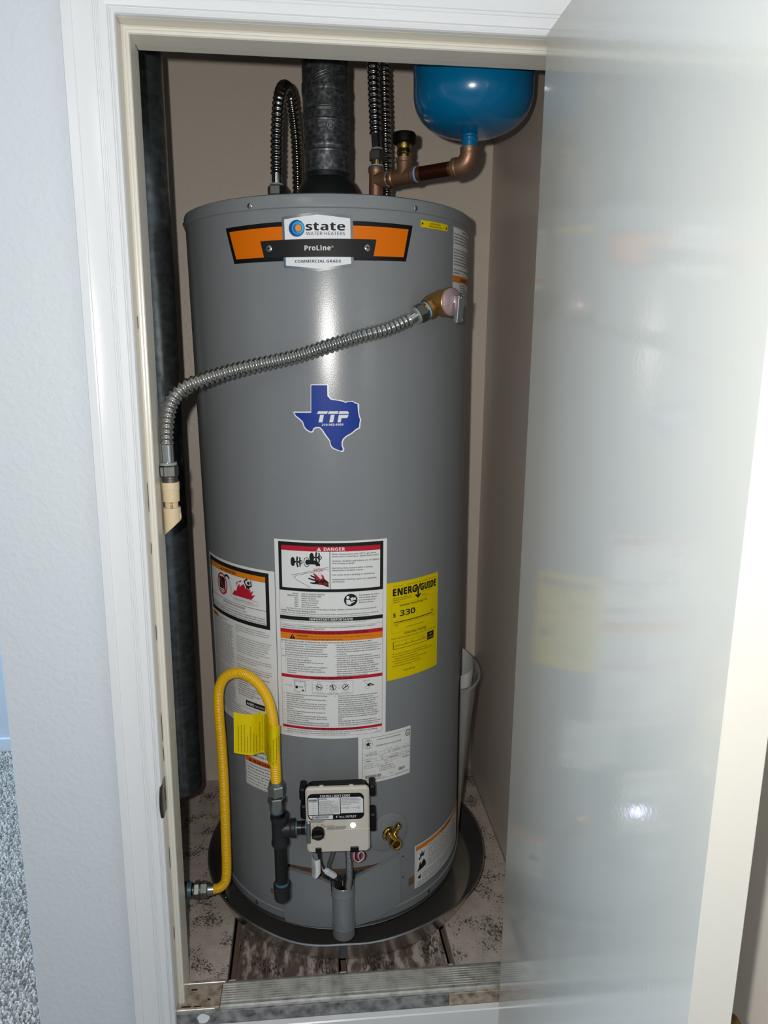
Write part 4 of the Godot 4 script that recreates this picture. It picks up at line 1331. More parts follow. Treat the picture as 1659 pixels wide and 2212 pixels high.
	pr.text("100283711", 210.0, 403.4, 2.0, RED, 0, 1.0)
	part("print", pr.mb, M.print, lb)

func fire_label(t: Node3D) -> void:
	var pr := Print.new(RH, -0.3474, 0.7935, 0.0137)
	var lb := sticker(t, "fire_label", pr, 218, 352, M.sheet)
	lb.set_meta("label", "white label warning of flammable vapors")
	pr.rect(7, 5.5, 198, 117, INK, 1)
	pr.rect(15, 14, 182, 10.6, ORANGE, 2)
	pr.rect(15, 25.2, 182, 58.6, PAPER, 2)
	pr.rect(15, 84.8, 182, 29.4, PAPER, 2)
	pr.warn_sign(64, 23.4, 8.6, INK, ORANGE, 3)
	pr.text("WARNING", 74.5, 23.2, 6.4, INK, 46, 0, 700, 3)
	# petrol can crossed out, vapour trail, burning figure
	pr.ring(69, 53, 20.5, 23.5, 3.8, RED, 4)
	pr.poly(PackedVector2Array([Vector2(57, 42), Vector2(60, 37.5), Vector2(66, 39), Vector2(72, 37), Vector2(79, 38.5), Vector2(81.5, 43), Vector2(81.5, 64), Vector2(57, 64)]), INK, 3)
	pr.rect(57, 66.5, 24.5, 1.6, INK, 3)
	pr.rect(60, 69.6, 18, 1.2, INK, 3)
	pr.line([Vector2(55, 38), Vector2(83, 69)], 3.4, RED, 5)
	pr.line([Vector2(82, 33), Vector2(90, 30.5), Vector2(96, 35)], 4.4, INK, 3)
	pr.line([Vector2(97, 37), Vector2(103, 52), Vector2(105, 66), Vector2(112, 69)], 0.7, INK, 3)
	pr.line([Vector2(93, 38), Vector2(99, 53), Vector2(102, 71), Vector2(108, 75)], 0.7, INK, 3)
	for i in 9:
		pr.ring(113 + i * 6.6, 68.8 + (i % 2) * 0.6, 3.5, 2.4, 0.45, INK, 3)
		pr.ring(111 + i * 6.8, 76.4 + (i % 2) * 0.7, 3.5, 2.4, 0.45, INK, 3)
	pr.rect(110, 69.6, 62, 6.4, PAPER, 4)
	pr.ring(173, 72.6, 5.2, 4.8, 0.5, INK, 3)
	pr.text("Flammable Vapors", 112, 75.2, 4.4, INK, 56, 0, 400, 5)
	pr.poly(PackedVector2Array([Vector2(106, 66.5), Vector2(114, 56), Vector2(119, 57), Vector2(125, 44), Vector2(131, 39), Vector2(131, 46), Vector2(136, 41), Vector2(143, 37), Vector2(148, 47), Vector2(151, 44.5), Vector2(156, 48), Vector2(160, 43.5), Vector2(160, 52), Vector2(168, 46), Vector2(163, 57), Vector2(172, 55), Vector2(162, 66.5)]), RED, 5)
	pr.poly(PackedVector2Array([Vector2(122, 48), Vector2(121, 38), Vector2(126, 34.5), Vector2(124, 40)]), RED, 5)
	pr.poly(PackedVector2Array([Vector2(127, 36), Vector2(133, 31.5), Vector2(138, 31), Vector2(132, 36)]), RED, 5)
	pr.disc(155.5, 33.0, 3.6, 3.6, INK, 6)
	pr.line([Vector2(152, 26), Vector2(144.5, 31), Vector2(148, 38), Vector2(153, 40)], 3.0, INK, 6)
	pr.line([Vector2(162, 29), Vector2(163, 38), Vector2(157, 40.5)], 3.0, INK, 6)
	pr.poly(PackedVector2Array([Vector2(148, 38), Vector2(161, 38), Vector2(156, 47), Vector2(153, 44), Vector2(150, 47.5)]), INK, 6)
	pr.text("FIRE AND EXPLOSION HAZARD", 106, 91.2, 3.7, INK, 74, 0.5, 700, 3)
	pr.text("Can result in serious injury or death", 106, 97.4, 3.4, INK, 82, 0.5, 400, 3)
	pr.warn_sign(18, 103.4, 4.0, INK, PAPER, 3)
	pr.text("Do not store or use gasoline or other flammable vapors and liquids in the vicinity of", 23, 103.2, 3.0, INK, 171, 0, 700, 3)
	pr.text("this or any other appliance. Storage of or use of gasoline or other flammable vapors or", 18, 108.0, 3.0, INK, 176, 0, 700, 3)
	pr.text("liquids in the vicinity of this or any other appliance can result in serious injury or death.", 18, 112.8, 3.0, INK, 178, 0, 700, 3)
	pr.rect(11, 127, 30, 7.5, ORANGE, 1)
	pr.text("WARNING", 26, 133, 3.0, INK, 22, 0.5, 700)
	var words := ["Read the instruction manual and all labels before", "installing, operating or servicing this appliance.", "Failure to follow the instructions could result in", "death, serious bodily injury or property damage.", "The unit must be installed by a qualified person", "in line with local codes and the manual supplied", "with the heater. If you do not understand any of", "these steps, call a licensed service technician.", "Keep the area round the heater clear and free of", "combustible materials, solvents and vapors.", "Never operate the heater with the outer or the", "inner door removed or with the glass broken."]
	pr.para(["           High altitude ratings are given on the", "           data plate of this appliance."] + words + words.slice(0, 11), 11, 131.5, 2.2, 4.0, INK, 92)
	pr.rect(10, 232, 96, 0.5, INK)
	pr.para(words.slice(2, 12) + words.slice(0, 9), 11, 237.5, 2.2, 4.0, INK, 92)
	pr.para(["be wider than the diameter of the water heater and", "built to drain to an adequate drain. Install the drain pan so", "the water level would be limited to a maximum depth of", "1-3/4\"", "", "Inspect the water heater, drain pan, piping and surrounding", "area regularly. Immediately shut the water heater off and", "have it inspected by a qualified person if you find that the", "piping, drain pan, or surrounding insulation have been", "exposed to water. If leaks are found, contact a qualified", "service person. Condensation from a water heater", "may appear to be a leaking tank. This condition is normal", "and is not a leak. See instruction manual.", "", "Clean the filter at the base of the water heater at least once", "annually. Review the maintenance section of the installation", "instructions and use and care guide."], 112, 131.5, 2.5, 4.75, INK, 94, 400)
	pr.rect(110, 216, 96, 0.6, INK)
	pr.para(["When not provided by the installer the heater or a chimney or", "vent must meet the requirements of the local codes, and", "may be installed directly on the floor.", "For proper venting in certain installations a field-installed", "vent connector and draft hood may be needed.", "See section in NFPA 54 or ANSI Z223.1 and/or local gas", "utility requirements for details.", "Heater complies with the CSA International as", "an approved appliance.", "Energy efficiency certified. This model is tested", "to the standard for low emission and is based on", "the rating shown in the directory.", "This unit meets the emission limits where", "the water heater is installed."], 112, 222, 2.4, 4.75, INK, 94)
	pr.rrect(134, 291, 52, 12.5, 2.0, INK, 1)
	pr.text("AHRI", 137, 300.6, 6.0, PAPER, 20, 0, 700)
	pr.text("CERTIFIED", 159, 300.0, 3.6, PAPER, 25, 0, 400)
	pr.rect(10, 309, 196, 0.5, INK)
	pr.text("Parts and warranty information", 60, 315.0, 2.8, INK, 56, 0, 700)
	pr.para(["For help with this unit contact the manufacturer; it is stamped to avoid failing or needing", "service. Complete parts lists can be obtained from your local dealer or from the office.", "Always give the model number and the serial number from the rating plate.", "Additional information is printed in the manual in the pocket."], 12, 321, 2.4, 5.2, INK, 190)
	part("print", pr.mb, M.print, lb)

func energy_label(t: Node3D) -> void:
	var pr := Print.new(RH, 0.0923, 0.7625, 0.004)
	var lb := sticker(t, "energy_label", pr, 132.5, 205, M.yellow_paper)
	lb.set_meta("label", "bright yellow energy cost label")
	pr.text("U.S. Government", 14, 9.4, 2.2, INK, 24)
	pr.text("Federal law prohibits removal of this label before consumer purchase.", 45, 9.4, 2.2, INK, 80)
	pr.text("ENERG", 13, 27.5, 14.2, INK, 56, 0, 700, 2)
	pr.text("ENERG", 13.6, 27.5, 14.2, INK, 56, 0, 700, 2)
	pr.text("GUIDE", 79, 27.5, 14.2, INK, 46, 0, 700, 2)
	for o in [[-0.5, 0.4], [0.5, -0.4], [0.2, 0.7]]:
		pr.text("ENERG", 13.3 + o[0], 27.5 + o[1], 14.2, INK, 56, 0, 700, 2)
		pr.text("GUIDE", 79.3 + o[0], 27.5 + o[1], 14.2, INK, 46, 0, 700, 2)
	pr.poly(PackedVector2Array([Vector2(66, 12), Vector2(70, 12), Vector2(73.5, 20), Vector2(77.5, 12), Vector2(81.5, 12), Vector2(75.6, 24), Vector2(75.6, 35), Vector2(80.5, 32), Vector2(80.5, 36), Vector2(73.6, 42), Vector2(66.5, 36.4), Vector2(66.5, 32.6), Vector2(71.4, 35.4), Vector2(71.4, 24)]), INK, 2)
	pr.para(["WATER HEATER (NATURAL GAS)", "TANK SIZE (STORAGE CAPACITY)", "50 GALLONS"], 13, 34.0, 2.0, 4.0, INK, 44, 700)
	pr.text("STATE INDUSTRIES, LLC", 84, 32.4, 2.0, INK, 28)
	pr.text("MODELS", 84, 38.4, 2.0, INK, 0, 0, 700)
	pr.text("GS6-50-BCT 400", 84, 42.0, 2.0, INK, 22)
	pr.frame(10.5, 44, 114, 62, 0.35, Color(0.25, 0.20, 0.01), 1)
	pr.text("Estimated Yearly Energy Cost", 64, 51.5, 4.2, INK, 70, 0.5, 700)
	pr.text("$", 13.5, 72.5, 9.0, INK, 0, 0, 700)
	pr.text("330", 28.5, 72.0, 12.4, INK, 37.5, 0, 700)
	pr.rect(17, 82.2, 97.5, 1.9, Color(0.05, 0.025, 0.012))
	pr.rect(14.5, 86.2, 104.5, 0.4, INK)
	pr.rect(14.5, 81.0, 0.6, 5.4, INK)
	pr.rect(118.6, 80.0, 0.6, 6.4, INK)
	pr.poly(PackedVector2Array([Vector2(111.4, 75.6), Vector2(117, 75.6), Vector2(114.2, 81.2)]), INK)
	pr.text("$ 337", 16.5, 91.0, 2.6, INK, 0, 0, 700)
	pr.text("1,186", 112, 90.4, 2.6, INK)
	pr.text("Cost Range of Similar Models", 66, 98.2, 2.5, INK, 46, 0.5)
	pr.text("First Hour Rating", 68, 112.0, 4.8, INK, 56, 0.5, 700)
	pr.text("(How much hot water you get in the first hour of use)", 9.5, 118.8, 3.5, INK, 116)
	pr.rect(13.5, 124, 88, 0.4, INK)
	pr.rect(13.5, 132.6, 88, 0.9, INK)
	pr.rect(13.5, 139.4, 88, 0.9, INK)
	pr.rect(13.5, 124, 1.2, 16.2, INK)
	pr.rect(44, 124, 0.5, 9, INK)
	pr.rect(75, 124, 0.5, 9, INK)
	pr.rect(100, 123, 20, 17.2, INK)
	pr.text("low", 58, 130.4, 2.8, INK, 0, 0.5)
	pr.text("medium", 88, 130.4, 2.6, INK, 0, 0.5)
	pr.text("High", 110, 129.6, 3.0, Color(0.65, 0.5, 0.02), 0, 0.5)
	pr.text("81 Gallons", 110, 136.6, 2.8, Color(0.65, 0.5, 0.02), 16, 0.5)
	pr.para(["Your cost will depend on your utility rates and use.", "Cost range based only on models fueled by natural gas with a", "high first hour rating (>75 gallons).", "Estimated energy cost based on a national average", "GAS NATURAL cost of $1.09 per therm.", "Estimated yearly energy use: 273 therms."], 17, 151.5, 2.4, 5.2, Color(0.10, 0.08, 0.01), 99)
	for y in [151.5, 156.7, 167.1, 177.5]:
		pr.disc(13.6, y - 1.2, 1.1, 1.1, INK, 1, 10)
	pr.text("ftc.gov/energy", 38, 190.5, 2.9, INK, 28, 0, 700)
	part("print", pr.mb, M.print, lb)

func rating_plate(t: Node3D) -> void:
	var pr := Print.new(RH, 0.0300, 0.4462, 0.011, 0.0005)
	var lb := sticker(t, "rating_plate", pr, 117, 109, M.sheet, 3.0)
	lb.set_meta("label", "white rating plate with bar codes")
	pr.frame(8, 6.5, 108, 96.5, 0.6, INK)
	pr.ring(20.5, 20.5, 9.6, 10.4, 0.5, INK)
	pr.ring(20.5, 20.5, 6.4, 7.0, 0.3, INK)
	var star := PackedVector2Array()
	for i in 10:
		star.append(Vector2(20.5, 20.5) + Vector2.from_angle(-PI / 2 + TAU * i / 10) * (6.8 if i % 2 == 0 else 2.7))
	pr.poly(star, INK, 2)
	pr.text("STATE", 20.5, 12.8, 1.9, INK, 8.5, 0.5, 700)
	pr.text("QUALITY", 20.5, 29.8, 1.6, INK, 9, 0.5)
	pr.text("AUTOMATIC STORAGE WATER HEATER", 38, 14.2, 2.2, INK, 54, 0, 700)
	pr.text("CSA/ANSI Z21.10.1/CSA 4.1-2019", 36.5, 28.0, 2.9, INK, 57, 0, 700)
	pr.ring(110, 14.5, 6.0, 7.0, 1.7, INK)
	pr.rect(112.8, 11.6, 4.0, 5.8, PAPER, 2)
	pr.text("SA", 107.2, 17.6, 5.2, INK, 8.0, 0, 700, 3)
	# table
	for q in [[8, 41, 108], [8, 47.4, 108], [8, 55, 108], [8, 60.6, 108], [8, 69.6, 64], [64, 66.0, 52], [8, 74.4, 54]]:
		pr.rect(q[0], q[1], q[2], 0.35, INK)
	for q in [[56, 41, 6.4], [74, 41, 6.4], [93, 41, 6.4], [37, 55, 5.6], [62, 55, 5.6], [93, 55, 5.6], [106, 55, 5.6], [21, 69.6, 4.8], [36, 69.6, 4.8], [49, 69.6, 4.8], [72, 63, 6.6], [97, 60.6, 6]]:
		pr.rect(q[0], q[1], 0.35, q[2], INK)
	for q in [["MODEL NUMBER", 23, 39.8, 1.5], ["GS6-50-BCT 400", 15, 45.8, 2.4], ["CAPACITY U.S. GAL", 57, 38.0, 1.4], ["50", 64, 45.8, 2.6], ["GAS TYPE", 78, 38.6, 1.4], ["NATURAL", 76, 45.8, 2.6], ["PART NO.", 102, 38.6, 1.4], ["100315714", 97, 45.8, 2.4], ["INPUT BTU/HR", 14, 53.8, 1.6], ["40000", 16, 59.8, 2.5], ["RECOVERY", 45, 51.4, 1.5], ["GAL/HR", 46, 53.8, 1.5], ["41", 49, 59.8, 2.5], ["SERIAL NUMBER", 71, 53.8, 1.6], ["2204126883671", 64.5, 59.8, 2.4], ["REV", 95, 53.8, 1.4], ["0", 98, 59.8, 2.4], ["INLET MAX", 103, 53.8, 1.4], ["10.50", 107, 59.8, 2.3], ["MANIFOLD PRESSURE", 15, 66.2, 1.4], ["MAX", 12, 68.8, 1.4], ["MIN", 26, 68.8, 1.4], ["SUPPLY", 37, 67.6, 1.4], ["WORKING", 54, 64.0, 1.5], ["PRESSURE", 54, 66.4, 1.5], ["4", 13, 73.6, 2.4], ["14", 26, 73.6, 2.4], ["5", 41, 73.6, 2.4], ["150", 57, 71.6, 2.4], ["DATE MFD", 101, 64.4, 1.5], ["01/28/2022", 98, 68.8, 2.2]]:
		pr.text(q[0], q[1], q[2], q[3], INK, 0, 0, 700 if q[3] > 2 else 400)
	for q in [["MADE IN MEXICO", 76.5], ["STATE INDUSTRIES, LLC", 81.0], ["ASHLAND CITY, TN USA", 85.4]]:
		pr.text(q[0], 62, q[1], 2.5, INK, 0, 0.5)
	pr.bars(14, 91, 34, 7.2, INK, 3)
	pr.bars(88, 88, 16, 7.0, INK, 8)
	pr.text("Model Number", 13, 101.6, 1.9, INK, 19)
	pr.text("GS6-50-BCT 400", 36, 101.6, 1.9, INK, 20)
	pr.text("E500", 67, 96.8, 2.6, INK, 8)
	pr.text("Serial Number", 79, 101.4, 1.9, INK, 16)
	pr.text("2204126883671", 97, 101.0, 1.9, INK, 17)
	part("print", pr.mb, M.print, lb)

func small_labels(t: Node3D) -> void:
	var pr := Print.new(RH, 0.1672, 1.4318, 0.0)
	var lb := sticker(t, "yellow_label", pr, 76.4, 11.8, M.yellow_paper)
	pr.text("SAFETY/FITTED", 38, 5.2, 2.4, INK, 28, 0.5, 700)
	pr.text("Relief Valve Port Tank", 39, 9.6, 2.4, INK, 36, 0.5, 700)
	pr.poly(PackedVector2Array([Vector2(2.5, 3.0), Vector2(7.5, 5.6), Vector2(2.5, 8.4)]), INK)
	pr.poly(PackedVector2Array([Vector2(73.5, 4.4), Vector2(68.5, 7.0), Vector2(73.5, 9.6)]), INK)
	part("print", pr.mb, M.print, lb)

	pr = Print.new(RH, 0.2652, 1.4328, 0.0)
	lb = sticker(t, "relief_label", pr, 125, 146, M.sheet)
	lb.set_meta("label", "white label with orange bar round the right side")
	pr.frame(0.6, 0.6, 124, 144.6, 0.8, INK)
	pr.text("IMPORTANT", 62, 8, 3.2, INK, 34, 0.5, 700)
	var tx := ["For protection against excessive temperatures and", "pressure, install temperature and pressure relief", "protective equipment required by local codes, but", "not less than a combination relief valve certified."]
	pr.para(tx, 4, 14, 3.0, 5.4, INK, 116)
	pr.para(["The valve must be marked with a maximum set", "pressure not to exceed the marked maximum working", "pressure of the water heater. Install the valve into", "the opening provided and marked for this purpose", "on the water heater. Orient it and provide tubing", "so that any discharge exits within six inches."], 4, 42, 3.0, 5.4, INK, 116)
	pr.para(["See instruction manual for installation details and", "maintenance."], 4, 79, 3.0, 5.4, INK, 112)
	pr.rect(1.4, 88, 122, 12.5, Color(0.62, 0.17, 0.012))
	pr.text("WARNING", 62, 97.6, 6.4, INK, 46, 0.5, 700)
	pr.rect(34, 100.5, 0.6, 44, INK)
	pr.poly(PackedVector2Array([Vector2(8, 112), Vector2(12, 119), Vector2(15, 109), Vector2(18, 119), Vector2(24, 110), Vector2(22, 121), Vector2(28, 124), Vector2(24, 131), Vector2(20, 125), Vector2(14, 132), Vector2(12, 126), Vector2(6, 130), Vector2(9, 121)]), INK)
	pr.para(["Explosion Hazard", "Do not plug or cap", "• Install the relief valve per codes", "  and this instruction manual", "• Temperature-pressure relief must", "  comply", "• Properly sized", "  discharge pipe", "• Failure to follow could"], 38, 106, 3.0, 4.7, INK, 80)
	part("print", pr.mb, M.print, lb)

	pr = Print.new(RH, -0.2290, 0.3900, 0.0137, 0.0005)
	lb = sticker(t, "gas_label", pr, 92, 88, M.sheet, 3.0)
	pr.frame(1.6, 1.6, 88.8, 84.8, 0.9, INK)
	pr.text("NATURAL GAS ONLY", 44, 13, 5.0, INK, 62, 0.5, 700)
	pr.rect(2.6, 19, 86.8, 12, Color(0.62, 0.11, 0.012))
	pr.warn_sign(12, 29.6, 9.6, INK, Color(0.62, 0.11, 0.012), 2)
	pr.text("WARNING", 24, 29.2, 7.0, INK, 52, 0, 700)
	pr.para(["To reduce the risk of death, or", "explosion, poisoning, explosion:", "• Do not connect a natural gas", "  heater to an L.P. gas supply.", "• Do not connect an L.P. gas", "  heater to a natural gas supply.", "• Do not install in a mobile home."], 5, 38, 3.4, 7.2, INK, 80, 700)
	part("print", pr.mb, M.print, lb)

	pr = Print.new(RH, 0.1598, 0.1490, 0.004, 0.0004)
	lb = sticker(t, "ignition_label", pr, 205, 108, M.sheet, 2.0)
	pr.frame(3.5, 3.5, 198, 101, 0.5, INK)
	pr.rect(4, 4, 197, 9.5, ORANGE)
	pr.warn_sign(88, 12.8, 7.6, INK, ORANGE, 2)
	pr.text("WARNING", 97, 12.4, 6.0, INK, 42, 0, 700)
	pr.frame(3.5, 13.5, 34, 60, 0.5, INK)
	pr.poly(PackedVector2Array([Vector2(14, 22), Vector2(18, 30), Vector2(21.5, 18), Vector2(24, 30), Vector2(30, 20), Vector2(28, 33), Vector2(25, 37), Vector2(23, 33), Vector2(19, 36), Vector2(14, 42), Vector2(11, 36), Vector2(16, 34)]), INK)
	pr.poly(PackedVector2Array([Vector2(7, 69), Vector2(12, 60), Vector2(14, 50), Vector2(19, 46), Vector2(18, 55), Vector2(27, 43), Vector2(33, 52), Vector2(34, 62), Vector2(22, 66)]), INK)
	pr.poly(PackedVector2Array([Vector2(8, 84), Vector2(18, 77), Vector2(18, 90)]), INK)
	var body := ["Explosion and fire hazard. Vapors from flammable liquids", "can be ignited by the pilot of this water heater.", "Keep flammable liquids such as gasoline, solvents or", "paint away from the heater in the same room at all", "times. Do not store combustible materials near or on", "the appliance. Keep the air openings at the base clear", "so that combustion air can reach the burner freely.", "Read and follow the manual before the unit is lit and", "before any service is done by a qualified technician", "or the gas supplier. Replace this label if damaged."]
	pr.para(body, 42, 19, 2.8, 5.6, INK, 150)
	pr.para(body.slice(2, 5), 22, 80, 2.8, 5.4, INK, 160)
	pr.para(["Clean the filter at the base of the water heater every year. Review the maintenance", "section of the installation instructions."], 8, 97.5, 2.8, 5.0, INK, 185, 700)
	part("print", pr.mb, M.print, lb)

# ---------------------------------------------------------------- valves and pipes
func gas_valve() -> void:
	var t := thing("gas_valve", "beige and black gas control valve with a round dial on the heater front", "gas valve", HT * Transform3D(Basis(Vector3.UP, -0.055), Vector3(-0.0150, 0.3135, RH - 0.001)))
	var bk := Mb.new()
	bk.box(Vector3(0.002, -0.022, 0.030), Vector3(0.122, 0.104, 0.060), 0.008)
	var top := PackedVector2Array([Vector2(-0.059, -0.070), Vector2(-0.059, 0.052), Vector2(-0.054, 0.0600), Vector2(-0.047, 0.0630), Vector2(0.050, 0.0645), Vector2(0.058, 0.0615), Vector2(0.0645, 0.050), Vector2(0.0645, -0.070)])
	bk.prism(top, 0.040, 0.0612, 0.002)
	part("body", bk, M.black, t)
	for q in [[-0.0655, 0.043, 0.026], [-0.0645, 0.004, 0.030], [0.0710, 0.047, 0.024], [0.0715, -0.024, 0.040]]:
		var tb := Mb.new()
		tb.box(Vector3(q[0], q[1], 0.040), Vector3(0.013, q[2], 0.034), 0.003)
		part("latch_tab", tb, M.black, t)
	# cover: rounded outline, the face sloping back above the label
	var cv := Mb.new()
	var out := PackedVector2Array()
	for q in Print.round_rect(-59.5, -65.0, 124.5, 143.5, 9.0):
		out.append(Vector2(q.x, -q.y) * 0.001)
	cv.prism(out, 0.0600, 0.0690, 0.0034)
	var cover := part("cover", cv, M.beige, t)
	for x in [-0.028, 0.030]:
		part("clip", boxes([[x - 0.004, x + 0.004, 0.0600, 0.0680, 0.0600, 0.0655]], 0.001), M.beige, cover)
	# raised lower edge line that curls round the dial
	var ln := Mb.new()
	var drop := Vector3(0, -0.0055, 0)
	var path := [Vector3(0.0635, -0.0205, 0.0690), Vector3(0.030, -0.0215, 0.0692), Vector3(0.004, -0.0245, 0.0692), Vector3(-0.004, -0.030, 0.0692), Vector3(-0.010, -0.040, 0.0692), Vector3(-0.020, -0.0485, 0.0692), Vector3(-0.0360, -0.0520, 0.0692), Vector3(-0.0500, -0.0470, 0.0692), Vector3(-0.0585, -0.038, 0.0690)]
	for i in path.size():
		path[i] += drop
	ln.tube(way(path, 0.003), 0.0007, 8)
	part("moulded_line", ln, M.beige, cover)
	var pr := Print.new(0.0, -0.0556, 0.0540, 0.0, 0.0692)
	var sh := Print.new(0.0, -0.0556, 0.0540, 0.0, 0.0691)
	sh.ky = 1.17
	sh.rrect(0, 0, 110, 49.5, 10, Color.WHITE, 0)
	pr.ky = 1.17
	var lb := part("status_label", sh.mb, M.black, t, "black edged white status code label")
	pr.poly(PackedVector2Array([Vector2(1.6, 11.0), Vector2(20.5, 11.0), Vector2(20.5, 39.6), Vector2(1.6, 39.6)]), PAPER, 1)
	pr.rect(21.8, 7.4, 41.4, 32.2, PAPER, 1)
	pr.poly(PackedVector2Array([Vector2(64.6, 7.4), Vector2(103, 7.4), Vector2(108.4, 12), Vector2(108.4, 37.6), Vector2(64.6, 37.6)]), PAPER, 1)
	pr.poly(PackedVector2Array([Vector2(1.6, 40.8), Vector2(49.0, 40.8), Vector2(49.0, 48.0), Vector2(11, 48.0), Vector2(5, 45.6)]), PAPER, 1)
	pr.rrect(1.6, 7.4, 19, 8, 3, PAPER, 1)
	pr.text("STATUS LIGHT CODE", 54, 6.4, 4.0, PAPER, 58, 0.5, 700, 2)
	pr.text("FLASHES", 3.0, 12.4, 2.6, INK, 16.6, 0, 700, 2)
	pr.text("STATUS", 23.0, 11.4, 2.9, INK, 14.4, 0, 700, 2)
	var st := ["Control Off/Pilot Out", "Normal Operation", "Thermopile Voltage Low", "High Temperature Shutdown", "Temperature Sensor Failure", "Gas Control or Valve Failure", "Flame Sense Error"]
	for i in 7:
		var y := 15.4 + i * 3.9
		pr.rect(1.6, y + 0.6, 18.9, 0.3, INK, 2)
		pr.rect(21.8, y + 0.4, 41.4, 0.3, INK, 2)
		pr.text(["0", "1", "2", "4", "5", "7", "8"][i], 11, y, 2.4, INK, 0, 0.5, 400, 2)
		pr.text(st[i], 23.0, y - 0.2, 2.3, INK, [29, 25, 34, 38, 38, 38, 27][i], 0, 400, 2)
	pr.para(["If the status light is not blinking, relight the", "pilot. If it lights the pilot, see lighting instructions.", "Of status codes 1, 2 check inlet pressure before", "replacing. For all other codes, turn knob, see", "installation instructions."], 66, 10.6, 1.5, 2.7, INK, 38)
	for q in [[78, "Example:"], [99, "One pause:"]]:
		pr.text(q[1], q[0] - 3.6, 28.2, 1.6, INK, 0, 1.0)
		pr.ring(q[0], 27.6, 1.5, 1.5, 0.4, INK, 2)
		for k in 8:
			var d := Vector2.from_angle(TAU * k / 8)
			pr.line([Vector2(q[0], 27.6) + d * 1.9, Vector2(q[0], 27.6) + d * 3.1], 0.35, INK, 2)
	pr.bars(8.5, 42.0, 32, 4.6, INK, 15)
	pr.text("4\" w.c. OUTLET", 74.5, 46.0, 3.9, PAPER, 40, 0.5, 700, 2)
	part("print", pr.mb, M.print, lb)
	var dp := Print.new(0.0, -0.0605, 0.0610, 0.0, 0.0693)
	dp.text("SCALDING RISK INCREASES", 22.0, 67.5, 1.9, INK, 30, 0.5, 700)
	dp.text("WITH HOTTER WATER", 22.0, 70.3, 1.9, INK, 24, 0.5, 700)
	dp.para(["TO LIGHT PILOT:", "PRESS IGNITER BUTTON WHILE TURNING", "PRESS KNOB WITH INSTRUCTIONS HOLD", "READ LIGHTING INSTRUCTIONS FIRST"], 42.0, 79.4, 1.7, 2.5, INK, 37, 700)
	dp.text("STATUS", 91.0, 83.5, 1.6, INK, 8, 0.5)
	for q in [[195, "OFF", 3], [62, "", 0], [20, "", 0]]:
		pass
	var marks := [["OFF", 52], ["PILOT", 92], ["VAC", 128], ["LOW", 155], ["HOT", 182], ["A", 212], ["B", 240], ["C", 268], ["VERY", 296], ["HOT", 316]]
	for q in marks:
		var d := Vector2.from_angle(deg_to_rad(q[1]))
		var c := Vector2(24.3, 91.8)
		dp.text(q[0], c.x + d.x * 19.0, c.y + d.y * 18.0 + 0.9, 1.9, INK, 0, 0.5, 700)
		dp.line([c + d * 14.2, c + d * 16.0], 0.6, INK)
	part("dial_print", dp.mb, M.print, cover)
	var kn := Mb.new()
	kn.xf = Transform3D(Basis(Vector3(1, 0, 0), PI / 2), Vector3(-0.0362, -0.0305, 0.0690))
	kn.lathe([Vector2(0.0128, 0.0), Vector2(0.0126, 0.0085), Vector2(0.0116, 0.0098), Vector2(0.0, 0.0100)], 32)
	kn.xf = Transform3D(Basis(Vector3(0, 0, 1), 0.10), Vector3(-0.0362, -0.0305, 0.0815))
	kn.box(Vector3.ZERO, Vector3(0.0225, 0.0080, 0.012), 0.0028)
	part("dial", kn, M.black, t, "round black dial with a raised grip")
	var led := Mb.new()
	led.xf = Transform3D(Basis(), Vector3(0.0322, -0.0175, 0.0685))
	led.ball(Vector3.ZERO, 0.0056, 20)
	var lm := paint(Color(1, 1, 1), 0.3)
	lm.emission_enabled = true
	lm.emission = Color(0.86, 0.90, 1.0)
	lm.emission_energy_multiplier = 1.6
	part("status_light", led, lm, t, "lit white status light")
	var lp := SpotLight3D.new()
	lp.name = "status_light_glow"
	add_child(lp)
	lp.transform = t.transform * Transform3D(Basis(Vector3.UP, PI), Vector3(0.0322, -0.0175, 0.0765))
	lp.spot_angle = 80.0
	lp.spot_angle_attenuation = 0.5
	lp.light_size = 0.004
	lp.light_color = Color(0.80, 0.84, 1.0)
	lp.light_energy = 0.0008
	lp.spot_range = 6.0
	lp.spot_attenuation = 2.0
	lp.shadow_enabled = true
	for q in [[-0.0365, 0.0120], [0.0345, 0.0165]]:
		var pg := Mb.new()
		pg.xf.origin.y = -0.0115
		pg.box(Vector3(q[0], -0.0605, 0.0655), Vector3(q[1], 0.0125, 0.012), 0.0012)
		pg.box(Vector3(q[0] + (0.001 if q[0] > 0 else -0.001), -0.0680, 0.0600), Vector3(q[1] * 0.8, 0.0060, 0.010), 0.001)
		part("plug", pg, M.black, t)
	# cables and tubes under the valve
	var w := Mb.new()
	w.xf.origin.y = -0.0095
	w.tube(way([Vector3(-0.0365, -0.066, 0.061), Vector3(-0.0350, -0.082, 0.060), Vector3(-0.0335, -0.096, 0.058), Vector3(-0.0290, -0.112, 0.055), Vector3(-0.0240, -0.126, 0.050)], 0.003), 0.0021, 8)
	w.tube(way([Vector3(-0.0365, -0.070, 0.061), Vector3(-0.0352, -0.088, 0.060)], 0.003), 0.0036, 10)
	w.tube(way([Vector3(-0.0120, -0.152, 0.042), Vector3(-0.0060, -0.164, 0.036), Vector3(0.0010, -0.178, 0.026), Vector3(0.004, -0.200, 0.016)], 0.003), 0.0026, 8)
	part("igniter_lead", w, M.rubber, t)
	var cn := Mb.new()
	var d := Vector3(0.62, -0.74, -0.30).normalized()
	var cf := along(Vector3(-0.0270, -0.1305, 0.052), d)
	cn.xf = cf
	cn.box(Vector3(0, 0.0190, 0), Vector3(0.0110, 0.030, 0.0090), 0.0016)
